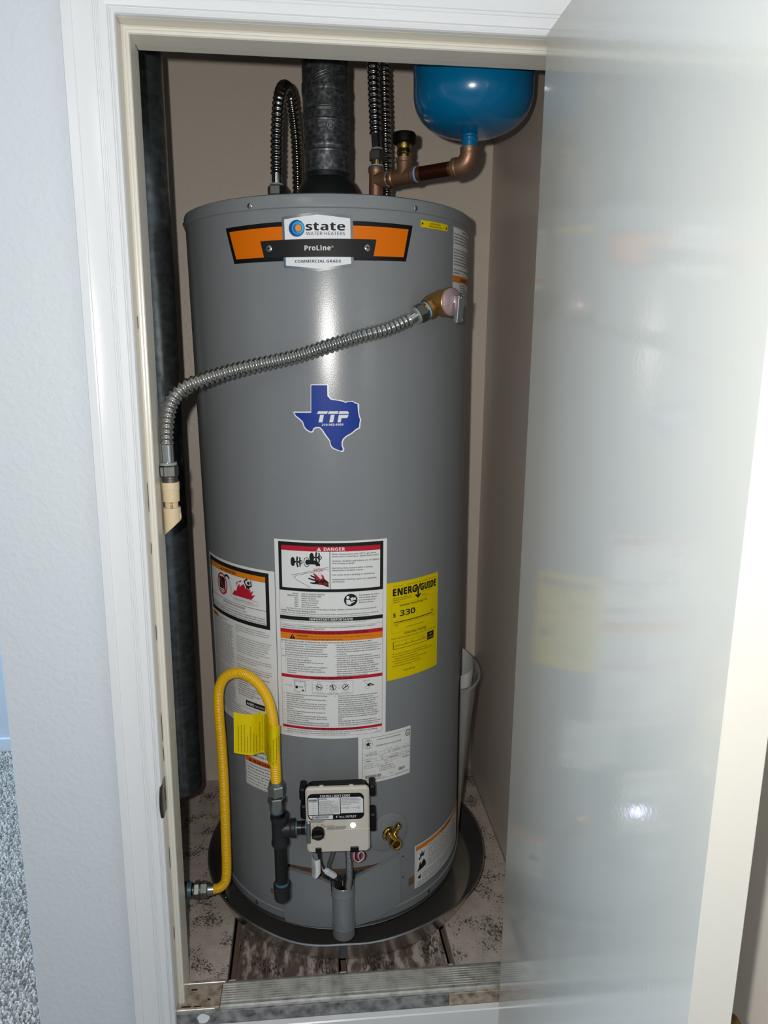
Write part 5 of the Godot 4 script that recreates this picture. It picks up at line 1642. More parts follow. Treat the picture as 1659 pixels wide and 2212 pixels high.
	cn.lathe([Vector2(0, -0.003), Vector2(0.0036, -0.003), Vector2(0.0046, 0.0), Vector2(0.0046, 0.005), Vector2(0, 0.005)], 14)
	part("connector", cn, M.white_plastic, t, "white plastic wire connector")
	var tg := Mb.new()
	tg.xf.origin.y = -0.0095
	var rows := []
	for i in 9:
		var v := i / 8.0
		var row := PackedVector3Array()
		for j in 9:
			var u := j / 8.0
			row.append(Vector3(-0.0345 - 0.0185 * u, -0.088 - 0.0330 * v - 0.018 * u * v * v, 0.0612 + 0.008 * sin(PI * u) - 0.014 * u * u))
		rows.append(row)
	tg.grid(rows)
	part("wire_tag", tg, M.sheet, t, "white paper tag on the wire")
	var tp := Print.new(0.0, 0, 0, 0, 0)
	tp.mb.xf = Transform3D(Basis(Vector3.UP, 0.12), Vector3(-0.0500, -0.1005, 0.0680))
	tp.para(["CAUTION HOT", "DO NOT REMOVE", "SEE MANUAL"], 2, 26, 1.4, 2.3, INK, 22, 400, true)
	part("tag_print", tp.mb, M.print, t)
	var pt := Mb.new()
	pt.xf.origin.y = -0.0095
	pt.tube(way([Vector3(-0.0060, -0.064, 0.040), Vector3(-0.0070, -0.080, 0.040), Vector3(-0.0130, -0.105, 0.037), Vector3(-0.0190, -0.128, 0.030), Vector3(-0.0170, -0.150, 0.020), Vector3(-0.006, -0.180, 0.012)], 0.003), 0.0042, 12)
	part("pilot_tube", pt, M.grey_cable, t)
	var bt := Mb.new()
	bt.xf.origin.y = -0.0095
	corrugated(bt, [Vector3(0.0225, -0.078, 0.046), Vector3(0.0228, -0.110, 0.043), Vector3(0.0226, -0.150, 0.036), Vector3(0.0205, -0.180, 0.024), Vector3(0.0185, -0.215, 0.012)], 0.0071, 0.0008, 0.0031, 18)
	turned(bt, Vector3(0.0225, -0.062, 0.046), Vector3(0, -1, 0), [Vector2(0.0, 0.0), Vector2(0.0085, 0.0), Vector2(0.0085, 0.016), Vector2(0.0070, 0.018), Vector2(0.0, 0.018)], 20)
	part("burner_tube", bt, M.steel, t, "ribbed metal burner feed tube")
	var ig := Mb.new()
	turned(ig, Vector3(0.0080, -0.205, 0.020), Vector3.UP, [Vector2(0.0, 0.0), Vector2(0.0018, 0.0), Vector2(0.0018, 0.022), Vector2(0.0, 0.023)], 12)
	part("igniter_rod", ig, M.chrome, t)
	var loop := func(off: Vector3): return [Vector3(0.0335, -0.070, 0.060) + off, Vector3(0.0325, -0.084, 0.059) + off, Vector3(0.0335, -0.097, 0.054) + off, Vector3(0.0420, -0.107, 0.048) + off, Vector3(0.0510, -0.101, 0.046) + off, Vector3(0.0520, -0.090, 0.046) + off, Vector3(0.0460, -0.084, 0.048) + off, Vector3(0.0410, -0.090, 0.050) + off, Vector3(0.0430, -0.102, 0.046) + off, Vector3(0.0500, -0.114, 0.032) + off, Vector3(0.052, -0.125, 0.014) + off]
	for q in [[Vector3(-0.003, 0, 0.001), "pink"], [Vector3(0.0005, 0.001, 0.002), "white_wire"], [Vector3(0.004, -0.001, -0.001), "rubber"], [Vector3(0.0018, -0.002, -0.001), "pink"]]:
		var wb := Mb.new()
		wb.xf.origin.y = -0.0105
		wb.tube(way(loop.call(q[0]), 0.002), 0.00105, 7)
		part("sensor_wire", wb, M[q[1]], t)

func drain_valve() -> void:
	var f := HT * (on_heater(0.0924, 0.2110, RH - 0.001) * Transform3D(Basis(Vector3(1, 0, 0), PI / 2), Vector3.ZERO))   # y outwards, -z up
	var t := thing("drain_valve", "small brass drain valve in its grey dish right of the gas valve", "valve", f)
	var b := Mb.new()
	b.lathe([Vector2(0.0125, 0.0), Vector2(0.0125, 0.006), Vector2(0.0098, 0.008), Vector2(0.0098, 0.020), Vector2(0.0118, 0.022), Vector2(0.0118, 0.029), Vector2(0.0128, 0.031), Vector2(0.0132, 0.042), Vector2(0.0124, 0.045), Vector2(0.0105, 0.0455), Vector2(0.0078, 0.0440), Vector2(0.0072, 0.028), Vector2(0.0, 0.027)], 32)
	for i in 7:
		var rid := Mb.new()
		b.box(Vector3(sin(i * TAU / 7) * 0.0108, 0.013, cos(i * TAU / 7) * 0.0108), Vector3(0.0026, 0.009, 0.0026), 0.0006)
	part("body", b, M.brass, t)
	var s := Mb.new()
	var o := Vector3(0.004, 0.020, -0.006)
	turned(s, o, Vector3(0.45, 0.10, -0.88), [Vector2(0.0062, 0.0), Vector2(0.0062, 0.012), Vector2(0.0048, 0.013), Vector2(0.0048, 0.016), Vector2(0.0066, 0.017), Vector2(0.0066, 0.025), Vector2(0.0056, 0.0265), Vector2(0.0, 0.0268)], 20)
	part("stem", s, M.brass, t)
	var sl := Mb.new()
	sl.xf = along(o + Vector3(0.45, 0.10, -0.88).normalized() * 0.0262, Vector3(0.45, 0.10, -0.88))
	sl.box(Vector3.ZERO, Vector3(0.0096, 0.0014, 0.0018), 0.0002)
	part("slot", sl, M.black, t)

func relief_valve() -> void:
	var a := deg_to_rad(37.0)
	var f := HT * Transform3D(Basis(Vector3.UP, a), Vector3(RH * sin(a), 1.2885, RH * cos(a)))   # z outwards
	var t := thing("relief_valve", "bronze relief valve with a test lever high on the heater", "valve", f)
	var b := Mb.new()
	var zy := Transform3D(Basis(Vector3(1, 0, 0), PI / 2), Vector3.ZERO)
	b.xf = zy
	b.lathe([Vector2(0.0150, -0.004), Vector2(0.0150, 0.006), Vector2(0.0175, 0.009), Vector2(0.0190, 0.016), Vector2(0.0215, 0.024), Vector2(0.0235, 0.034), Vector2(0.0242, 0.046), Vector2(0.0248, 0.052), Vector2(0.0258, 0.053), Vector2(0.0258, 0.057), Vector2(0.0248, 0.058), Vector2(0.0, 0.058)], 40)
	b.xf = Transform3D.IDENTITY
	# outlet boss towards the hose
	var od := (f.basis.inverse() * Vector3(-0.0547, -0.0320, 0.0150)).normalized()
	turned(b, Vector3(0, 0, 0.026), od, [Vector2(0.0, 0.0), Vector2(0.0180, 0.0), Vector2(0.0180, 0.0165), Vector2(0.0196, 0.018), Vector2(0.0196, 0.0245), Vector2(0.0165, 0.0250), Vector2(0.0, 0.0250)], 32)
	part("body", b, M.brass_cast, t)
	var dk := Mb.new()
	dk.xf = zy
	dk.lathe([Vector2(0.0246, 0.0578), Vector2(0.0240, 0.0600), Vector2(0.0180, 0.0640), Vector2(0.0080, 0.0662), Vector2(0.0, 0.0665)], 40)
	var dm := paint(Color(0.72, 0.62, 0.64), 0.3, 0.5)
	var disc := part("data_disc", dk, dm, t, "pale printed metal disc")
	var pr := Print.new(0.0, 0, 0, 0, 0.0)
	for k in 26:
		var an := TAU * k / 26
		for rr in [0.0218, 0.0178, 0.0138]:
			var hz := lerpf(0.0662, 0.0604, clampf((rr - 0.008) / 0.0155, 0, 1)) + 0.0005
			pr.mb.xf = Transform3D(Basis(Vector3(0, 0, 1), -an), Vector3(sin(an) * rr, cos(an) * rr, hz))
			if k % 2 == 0 or rr > 0.02:
				pr.text("RELIEF VALVE SET 150 PSI TEMP 210 F"[k], 0, 0, 2.4, Color(0.22, 0.04, 0.06), 0, 0.5)
	part("print", pr.mb, M.print, disc)
	var lv := Mb.new()
	lv.box(Vector3(0.003, 0.004, 0.0715), Vector3(0.011, 0.013, 0.012), 0.001)
	lv.xf = Transform3D(Basis(Vector3(1, 0, 0), 0.10), Vector3(0.004, 0, 0.078))
	lv.box(Vector3(0, -0.0135, 0), Vector3(0.0150, 0.046, 0.0016), 0.0006)
	lv.box(Vector3(-0.0072, -0.0135, -0.0035), Vector3(0.0012, 0.046, 0.008), 0.0004)
	lv.box(Vector3(0.0072, -0.0150, -0.0035), Vector3(0.0012, 0.042, 0.008), 0.0004)
	part("test_lever", lv, M.chrome, t, "chrome test lever hanging down")
	var pn := Mb.new()
	pn.ball(Vector3(0.003, 0.006, 0.0795), 0.0022, 10)
	part("rivet", pn, M.chrome, t)
	pn = Mb.new()
	pn.ball(Vector3(0.0035, -0.032, 0.0825), 0.0018, 10)
	part("rivet", pn, M.chrome, t)
	var tr := Mb.new()
	turned(tr, Vector3(0, 0, 0.026) + od * 0.0250, od, [Vector2(0.0150, -0.0004), Vector2(0.0150, 0.0022), Vector2(0.0138, 0.0024)], 28)
	part("thread_tape", tr, M.tape, t, "blue thread sealing tape")

func discharge_line() -> void:
	var t := thing("discharge_hose", "long ribbed steel hose slung diagonally across the heater front", "hose")
	var hs := Mb.new()
	corrugated(hs, [Vector3(0.1699, 1.3175, -1.3140), Vector3(0.1310, 1.3010, -1.2970), Vector3(0.0833, 1.2877, -1.2800), Vector3(0.0272, 1.2705, -1.2690), Vector3(-0.0311, 1.2519, -1.2640), Vector3(-0.1040, 1.2353, -1.2620), Vector3(-0.1543, 1.2224, -1.2600), Vector3(-0.1894, 1.2106, -1.2560), Vector3(-0.2165, 1.1999, -1.2530), Vector3(-0.2342, 1.1844, -1.2510), Vector3(-0.2446, 1.1660, -1.2500), Vector3(-0.2505, 1.1434, -1.2500), Vector3(-0.2532, 1.1206, -1.2500), Vector3(-0.2543, 1.1010, -1.2500)], 0.0130, 0.0027, 0.0093)
	part("hose", hs, M.steel, t)
	var e := Mb.new()
	var d := Vector3(0.0547, 0.0320, -0.0150).normalized()
	turned(e, Vector3(0.1699, 1.3175, -1.3140), d, [Vector2(0.0, -0.004), Vector2(0.0098, -0.004), Vector2(0.0098, 0.022), Vector2(0.0, 0.022)], 28)
	part("tube_end", e, M.chrome, t)
	e = Mb.new()
	turned(e, Vector3(-0.2543, 1.1035, -1.2500), Vector3(0.02, -1, 0), [Vector2(0.0, 0.0), Vector2(0.0112, 0.0), Vector2(0.0112, 0.042), Vector2(0.0, 0.042)], 28)
	part("tube_end", e, M.chrome, t)
	var n := Mb.new()
	var no := Vector3(0.1699, 1.3175, -1.3140) + d * 0.0200
	hex(n, no, d, 0.0300, 0.0165, 0.3)
	part("nut", n, M.nut_dark, t)
	var wsh := Mb.new()
	turned(wsh, no - d * 0.0030, d, [Vector2(0.0, 0.0), Vector2(0.0150, 0.0), Vector2(0.0152, 0.0034), Vector2(0.0, 0.0034)], 28)
	part("washer", wsh, M.washer, t)
	var br := Mb.new()
	turned(br, no + d * 0.0160, d, [Vector2(0.0, 0.0), Vector2(0.0132, 0.0), Vector2(0.0132, 0.010), Vector2(0.0, 0.010)], 28)
	part("brass_nipple", br, M.brass, t)
	var n2 := Mb.new()
	hex(n2, Vector3(-0.2528, 1.0660, -1.2500), Vector3(0.01, -1, 0), 0.0290, 0.0205, 0.25)
	part("nut", n2, M.nut_dark, t)
	var cl := Mb.new()
	turned(cl, Vector3(-0.2532, 1.0705, -1.2500), Vector3(0.01, -1, 0), [Vector2(0.0, 0.0), Vector2(0.0152, 0.0), Vector2(0.0152, 0.0042), Vector2(0.0, 0.0042)], 28)
	part("collar", cl, M.washer, t)
	var tp := Print.new(0.0, -0.0068, 0.0, 0.0, 0.0)
	tp.mb.xf = Transform3D(Basis(Vector3.UP, 0.25 - PI / 6 + PI / 6), Vector3(-0.2520, 1.0650, -1.2500 + 0.0147))
	# the nut's front flat carries a small silver stick-on label (its square code is left out)
	var flat := Mb.new()
	flat.xf = Transform3D(Basis(Vector3.UP, 0.25 + PI / 6 - PI / 3), Vector3(-0.2527, 1.0557, -1.2500))
	flat.box(Vector3(0, 0, 0.0148), Vector3(0.0155, 0.0150, 0.0006), 0.0002)
	part("silver_sticker", flat, M.chrome, t)

	var c := thing("drain_elbow", "cream plastic pipe end with a slanting elbow under the steel hose", "pipe fitting", Transform3D(Basis(Vector3(0, 0, 1), 0.012), Vector3(-0.2510, 1.0355, -1.2500)))
	var ad := Mb.new()
	ad.lathe([Vector2(0.0, 0.0), Vector2(0.0135, 0.0), Vector2(0.0135, 0.006), Vector2(0.0128, 0.0065), Vector2(0.0128, 0.011), Vector2(0.0, 0.011)], 28)
	part("metal_ring", ad, M.nut_dark, c)
	for y in [0.0135]:
		var th := Mb.new()
		th.lathe([Vector2(0.0, 0.010), Vector2(0.0105, 0.010), Vector2(0.0105, 0.020), Vector2(0.0, 0.020)], 24)
		part("thread", th, M.zinc, c)
	var cp := Mb.new()
	cp.lathe([Vector2(0.0, -0.0335), Vector2(0.0130, -0.0335), Vector2(0.0142, -0.0330), Vector2(0.0145, -0.0125), Vector2(0.0150, -0.0122), Vector2(0.0152, 0.0), Vector2(0.0148, 0.0008), Vector2(0.0, 0.0008)], 36)
	part("adapter", cp, M.cpvc, c)
	var pp := Mb.new()
	pp.lathe([Vector2(0.0, -0.046), Vector2(0.0113, -0.046), Vector2(0.0113, -0.033), Vector2(0.0, -0.033)], 30)
	part("pipe", pp, M.cpvc, c)
	var mark := Print.new(0.0115, 0, 0, 0, 0.0001)
	mark.text("SDR 50", 4.5, 46.0 - 2.0, 4.6, INK, 12, 0, 700, 1, "Droid Sans", 0.0, true)
	var yb := Mb.new()
	yb.lathe([Vector2(0.01135, -0.0360), Vector2(0.01145, -0.0345), Vector2(0.01135, -0.0336)], 24, -0.35, 0.5)
	part("yellow_mark", yb, M.hose_yellow, c)
	part("pipe_print", mark.mb, M.print, c)
	# elbow: an upright socket whose outlet is cut off at a slant, longer on the left
	var el := Mb.new()
	var rows := []
	for q in [[0.0118, 0.0], [0.0144, 0.0], [0.0148, 0.012], [0.0149, 0.06], [0.0149, 0.5], [0.0149, 0.9], [0.0146, 1.0], [0.0118, 1.0], [0.0116, 0.4]]:
		var row := PackedVector3Array()
		for i in 32:
			var an := -TAU * i / 32
			var x: float = sin(an) * q[0]
			row.append(Vector3(x, -0.0440 - q[1] * (0.0355 + x * -0.88), cos(an) * q[0]))
		rows.append(row)
	for k in rows.size() - 1:
		el.grid([rows[k], rows[k + 1]], true)
	var lug := Mb.new()
	lug.box(Vector3(0.0149, -0.0590, 0.002), Vector3(0.0016, 0.010, 0.004), 0.0005)
	part("moulding_mark", lug, M.cpvc, c)
	part("elbow", el, M.cpvc, c)

func gas_line() -> void:
	var t := thing("gas_hose", "bright yellow coated gas hose arching beside the heater", "hose")
	var path := [Vector3(-0.2320, 0.1142, -1.3800), Vector3(-0.2150, 0.1190, -1.3800), Vector3(-0.2045, 0.1340, -1.3800), Vector3(-0.2010, 0.1640, -1.3800), Vector3(-0.2002, 0.2200, -1.3800), Vector3(-0.1993, 0.3606, -1.3800), Vector3(-0.2011, 0.4680, -1.3800), Vector3(-0.2035, 0.5414, -1.3790), Vector3(-0.1996, 0.5900, -1.3740), Vector3(-0.1818, 0.6215, -1.3600), Vector3(-0.1518, 0.6355, -1.3400), Vector3(-0.1231, 0.6280, -1.3200), Vector3(-0.1009, 0.6055, -1.3020), Vector3(-0.0891, 0.5736, -1.2860), Vector3(-0.0846, 0.5238, -1.2725), Vector3(-0.0831, 0.4791, -1.2645), Vector3(-0.0823, 0.4420, -1.2605)]
	var hb := Mb.new()
	corrugated(hb, path, 0.0103, 0.0008, 0.0036, 24)
	part("hose", hb, M.hose_yellow, t)
	# fittings at the wall end, lying level
	var x := Vector3(-1, 0, 0)
	var fz := Mb.new()
	turned(fz, Vector3(-0.2325, 0.1142, -1.3800), x, [Vector2(0.0, -0.002), Vector2(0.0118, -0.002), Vector2(0.0125, 0.006), Vector2(0.0135, 0.010), Vector2(0.0, 0.010)], 28)
	part("ferrule", fz, M.zinc, t)
	var n1 := Mb.new()
	hex(n1, Vector3(-0.2425, 0.1145, -1.3800), x, 0.0300, 0.0165, 0.30)
	part("nut", n1, M.zinc, t)
	var n2 := Mb.new()
	hex(n2, Vector3(-0.2600, 0.1150, -1.3800), x, 0.0325, 0.0115, 0.22)
	turned(n2, Vector3(-0.2570, 0.1150, -1.3800), x, [Vector2(0.0, 0.0), Vector2(0.0128, 0.0), Vector2(0.0128, 0.022), Vector2(0.0, 0.022)], 28)
	part("nut", n2, M.zinc, t)
	# fittings at the tee end, upright
	var d := Vector3(0.012, -1, 0).normalized()
	var a := Vector3(-0.0823, 0.4440, -1.2605)
	var u := Mb.new()
	hex(u, a + d * 0.006, d, 0.0300, 0.0240, 0.20)
	turned(u, a, d, [Vector2(0.0, 0.0), Vector2(0.0130, 0.0), Vector2(0.0145, 0.007), Vector2(0.0, 0.007)], 28)
	part("nut", u, M.zinc, t)
	var u2 := Mb.new()
	hex(u2, a + d * 0.032, d, 0.0310, 0.0150, 0.45)
	part("nut", u2, M.zinc, t)
	var u3 := Mb.new()
	turned(u3, a + d * 0.046, d, [Vector2(0.0, 0.0), Vector2(0.0150, 0.0), Vector2(0.0150, 0.012), Vector2(0.0138, 0.017), Vector2(0.0, 0.017)], 28)
	part("adapter", u3, M.zinc, t)
	# yellow paper tag wrapped round the hose, standing off to the left in a wave
	var ctrl := [Vector3(-0.1655, 0, -1.3000), Vector3(-0.1480, 0, -1.2960), Vector3(-0.1300, 0, -1.2960), Vector3(-0.1180, 0, -1.3040), Vector3(-0.1090, 0, -1.3080), Vector3(-0.1020, 0, -1.2940), Vector3(-0.0960, 0, -1.2690), Vector3(-0.0890, 0, -1.2580), Vector3(-0.0825, 0, -1.2570), Vector3(-0.0760, 0, -1.2630), Vector3(-0.0740, 0, -1.2700)]
	var line := way(ctrl, 0.002)
	var tag := Mb.new()
	var rows := []
	for i in 7:
		var v := i / 6.0
		var row := PackedVector3Array()
		for p in line:
			row.append(Vector3(p.x + 0.001 * v, lerpf(0.4815, 0.5630, v) + (p.x + 0.12) * -0.13, p.z - 0.010 * (v - 0.3)))
		rows.append(row)
	tag.grid(rows)
	var tg := part("warning_tag", tag, M.yellow_paper, t, "curled yellow paper tag printed with small text")
	var pr := Mb.new()
	pr.col = Color(0.10, 0.085, 0.01)
	var rng := RandomNumberGenerator.new()
	rng.seed = 12
	var words := ["INSTALL AND LEAK TEST PER INSTRUCTIONS", "DO NOT USE WITH ADAPTER FITTINGS FOR GAS", "MAX 1/2 PSI USE ONLY WITH 1/2 IN. 3/4 IN. FUEL", "TEST ALL JOINTS WITH SOAP", "CONNECT ONLY ONE APPLIANCE TO THE LINE", "FOR CONNECTING NATURAL GAS", "PIPING TO PERMANENT UNITS", "FOR INDOOR USE, MOVE GENTLY AND KEEP CLEAR", "EXTREMES OF HEAT, IF LEAK IS FOUND, STOP, TURN OFF AND VENT", "WARNING: AVOID DAMAGE TO THE COATING WHEN MOVING UNITS", "EACH CONNECTOR SHALL BE INSPECTED AFTER MOVING", "DO NOT KINK, TWIST OR TORQUE THE CONNECTOR", "THIS CONNECTOR IS NOT FOR REUSE ON OTHER UNITS", "USE A BACK UP WRENCH ON FITTINGS", "KEEP THIS TAG ATTACHED", "FAILURE TO FOLLOW MAY CAUSE FIRE", "CONFORMS TO THE STANDARD", "FOR GAS CONNECTORS Z21.24"]
	var k := 0
	var s := 5
	while s < line.size() - 2:
		var str_: String = words[k % words.size()]
		pr.col = Color(0.38, 0.13, 0.01) if k in [9, 10, 11] else Color(0.08, 0.07, 0.01)
		var g := Print.glyphs(str_, "Droid Sans", 700, false)
		var vv: PackedVector3Array = g[0]
		var ix: PackedInt32Array = g[1]
		var bx: AABB = g[2]
		var ky := minf(0.074 / bx.size.x, 0.00016)
		var p0 := line[s]
		var dd := (line[s + 1] - line[s - 1]).normalized()
		var o := Vector3(-dd.z, 0, dd.x)
		if o.z < 0.0:
			o = -o
		var pos := func(q: Vector3):
			var yy := (q.x - bx.position.x) * ky / 0.0855 + 0.06
			var dx := -(q.y - 8.0) * 0.000155
			return Vector3(p0.x + 0.001 * yy, lerpf(0.4815, 0.5630, yy) + (p0.x + 0.12) * -0.13, p0.z - 0.010 * (yy - 0.3)) + dd * dx + o * 0.0006
		for i in range(0, ix.size(), 3):
			pr.tri(pos.call(vv[ix[i]]), pos.call(vv[ix[i + 1]]), pos.call(vv[ix[i + 2]]), o, o, o)
		k += 1
		s += 3 if k != 7 else 4
	part("print", pr, M.print, tg)

	var f := thing("gas_pipe", "black iron gas tee with a capped drip leg left of the gas valve", "pipe")
	var e := a + d * 0.060
	var sl := Mb.new()
	turned(sl, e, d, [Vector2(0.0, 0.0), Vector2(0.0137, 0.0), Vector2(0.0140, 0.003), Vector2(0.0132, 0.0060), Vector2(0.0, 0.0060)], 28)
	part("sealant", sl, M.sealant, f, "smear of blue pipe sealant")
	var np := Mb.new()
	turned(np, e + d * 0.004, d, [Vector2(0.0, 0.0), Vector2(0.0130, 0.0), Vector2(0.0130, 0.016), Vector2(0.0, 0.016)], 28)
	part("nipple", np, M.black_pipe, f)
	var tc := Vector3(-0.0768, 0.3380, -1.2605)
	var te := Mb.new()
	turned(te, tc - d * 0.0340, d, [Vector2(0.0125, 0.0008), Vector2(0.0150, 0.0), Vector2(0.0182, 0.0010), Vector2(0.0184, 0.0085), Vector2(0.0166, 0.0110), Vector2(0.0162, 0.055), Vector2(0.0178, 0.058), Vector2(0.0182, 0.0640), Vector2(0.0168, 0.0670), Vector2(0.0, 0.0670)], 40)
	var bdir := Vector3(1, 0.012, 0.02).normalized()
	turned(te, tc - d * 0.002 + bdir * 0.004, bdir, [Vector2(0.0, 0.0), Vector2(0.0182, 0.0), Vector2(0.0168, 0.012), Vector2(0.0166, 0.0155), Vector2(0.0182, 0.0180), Vector2(0.0184, 0.0255), Vector2(0.0170, 0.0268), Vector2(0.0125, 0.0268)], 36)
	var tee := part("tee", te, M.iron, f)
	var lt := Print.new(0.0, 0, 0, 0, 0)
	lt.mb.xf = Transform3D(Basis(Vector3(0, 0, 1), 0.012), tc + Vector3(-0.001, -0.004, 0.0163))
	lt.text("USA", 1.5, 22, 5.0, Color(0.035, 0.037, 0.04), 14, 0, 700, 2, "Droid Sans", 0, true)
	lt.ring(0, 24, 3.4, 3.4, 0.7, Color(0.035, 0.037, 0.04), 2)
	part("cast_mark", lt.mb, M.print, tee)
	var b1 := tc - d * 0.002 + bdir * 0.0300
	var bn := Mb.new()
	turned(bn, b1, bdir, [Vector2(0.0, 0.0), Vector2(0.0126, 0.0), Vector2(0.0126, 0.024), Vector2(0.0, 0.024)], 28)
	for i in 4:
		turned(bn, b1 + bdir * (0.012 + i * 0.0024), bdir, [Vector2(0.0120, 0.0), Vector2(0.0134, 0.0012), Vector2(0.0120, 0.0024)], 28)
	part("nipple", bn, M.black_pipe, f)
	for q in [[0.0004, 0.0032], [0.0195, 0.0032]]:
		var sb := Mb.new()
		turned(sb, b1 + bdir * q[0], bdir, [Vector2(0.0, 0.0), Vector2(0.0134, 0.0), Vector2(0.0130, q[1]), Vector2(0.0, q[1])], 28)
		part("sealant", sb, M.sealant, f)
	var fl := Mb.new()
	fl.box(b1 + bdir * 0.0262 + Vector3(0, -0.002, 0), Vector3(0.008, 0.048, 0.036), 0.002)
	part("inlet_flange", fl, M.zinc, f)
	var c0 := tc + d * 0.0330
	var lg := Mb.new()
	turned(lg, c0, d, [Vector2(0.0, 0.0), Vector2(0.0131, 0.0), Vector2(0.0131, 0.092), Vector2(0.0, 0.092)], 30)
	part("drip_leg", lg, M.black_pipe, f)
	var s2 := Mb.new()
	turned(s2, c0 + d * 0.0840, d, [Vector2(0.0, 0.0), Vector2(0.0133, 0.0), Vector2(0.0142, 0.004), Vector2(0.0138, 0.0075), Vector2(0.0, 0.0075)], 28)
	part("sealant", s2, M.sealant, f)
	var cp := Mb.new()
	turned(cp, c0 + d * 0.0890, d, [Vector2(0.0128, 0.0010), Vector2(0.0145, 0.0), Vector2(0.0176, 0.0010), Vector2(0.0178, 0.0080), Vector2(0.0166, 0.0095), Vector2(0.0166, 0.0310), Vector2(0.0150, 0.0350), Vector2(0.0080, 0.0370), Vector2(0.0, 0.0375)], 36)
	part("cap", cp, M.iron, f)

	var g := thing("gas_stub", "short black gas pipe coming from the left wall low down", "pipe")
	var gs := Mb.new()
	turned(gs, Vector3(-0.474, 0.1165, -1.3800), Vector3(1, 0, 0), [Vector2(0.0, 0.0), Vector2(0.0134, 0.0), Vector2(0.0134, 0.200), Vector2(0.0, 0.200)], 28)
	part("pipe", gs, M.black_pipe, g)
	var cg := Mb.new()
	turned(cg, Vector3(-0.3330, 0.1162, -1.3800), Vector3(1, 0, 0), [Vector2(0.0, 0.0), Vector2(0.0182, 0.0), Vector2(0.0184, 0.042), Vector2(0.0172, 0.046), Vector2(0.0, 0.046)], 30)
	part("coupling", cg, M.iron, g)
	var sg := Mb.new()
	turned(sg, Vector3(-0.2870, 0.1160, -1.3800), Vector3(1, 0, 0), [Vector2(0.0, 0.0), Vector2(0.0168, 0.0), Vector2(0.0155, 0.0100), Vector2(0.0, 0.0100)], 28)
	part("sealant", sg, M.sealant, g)

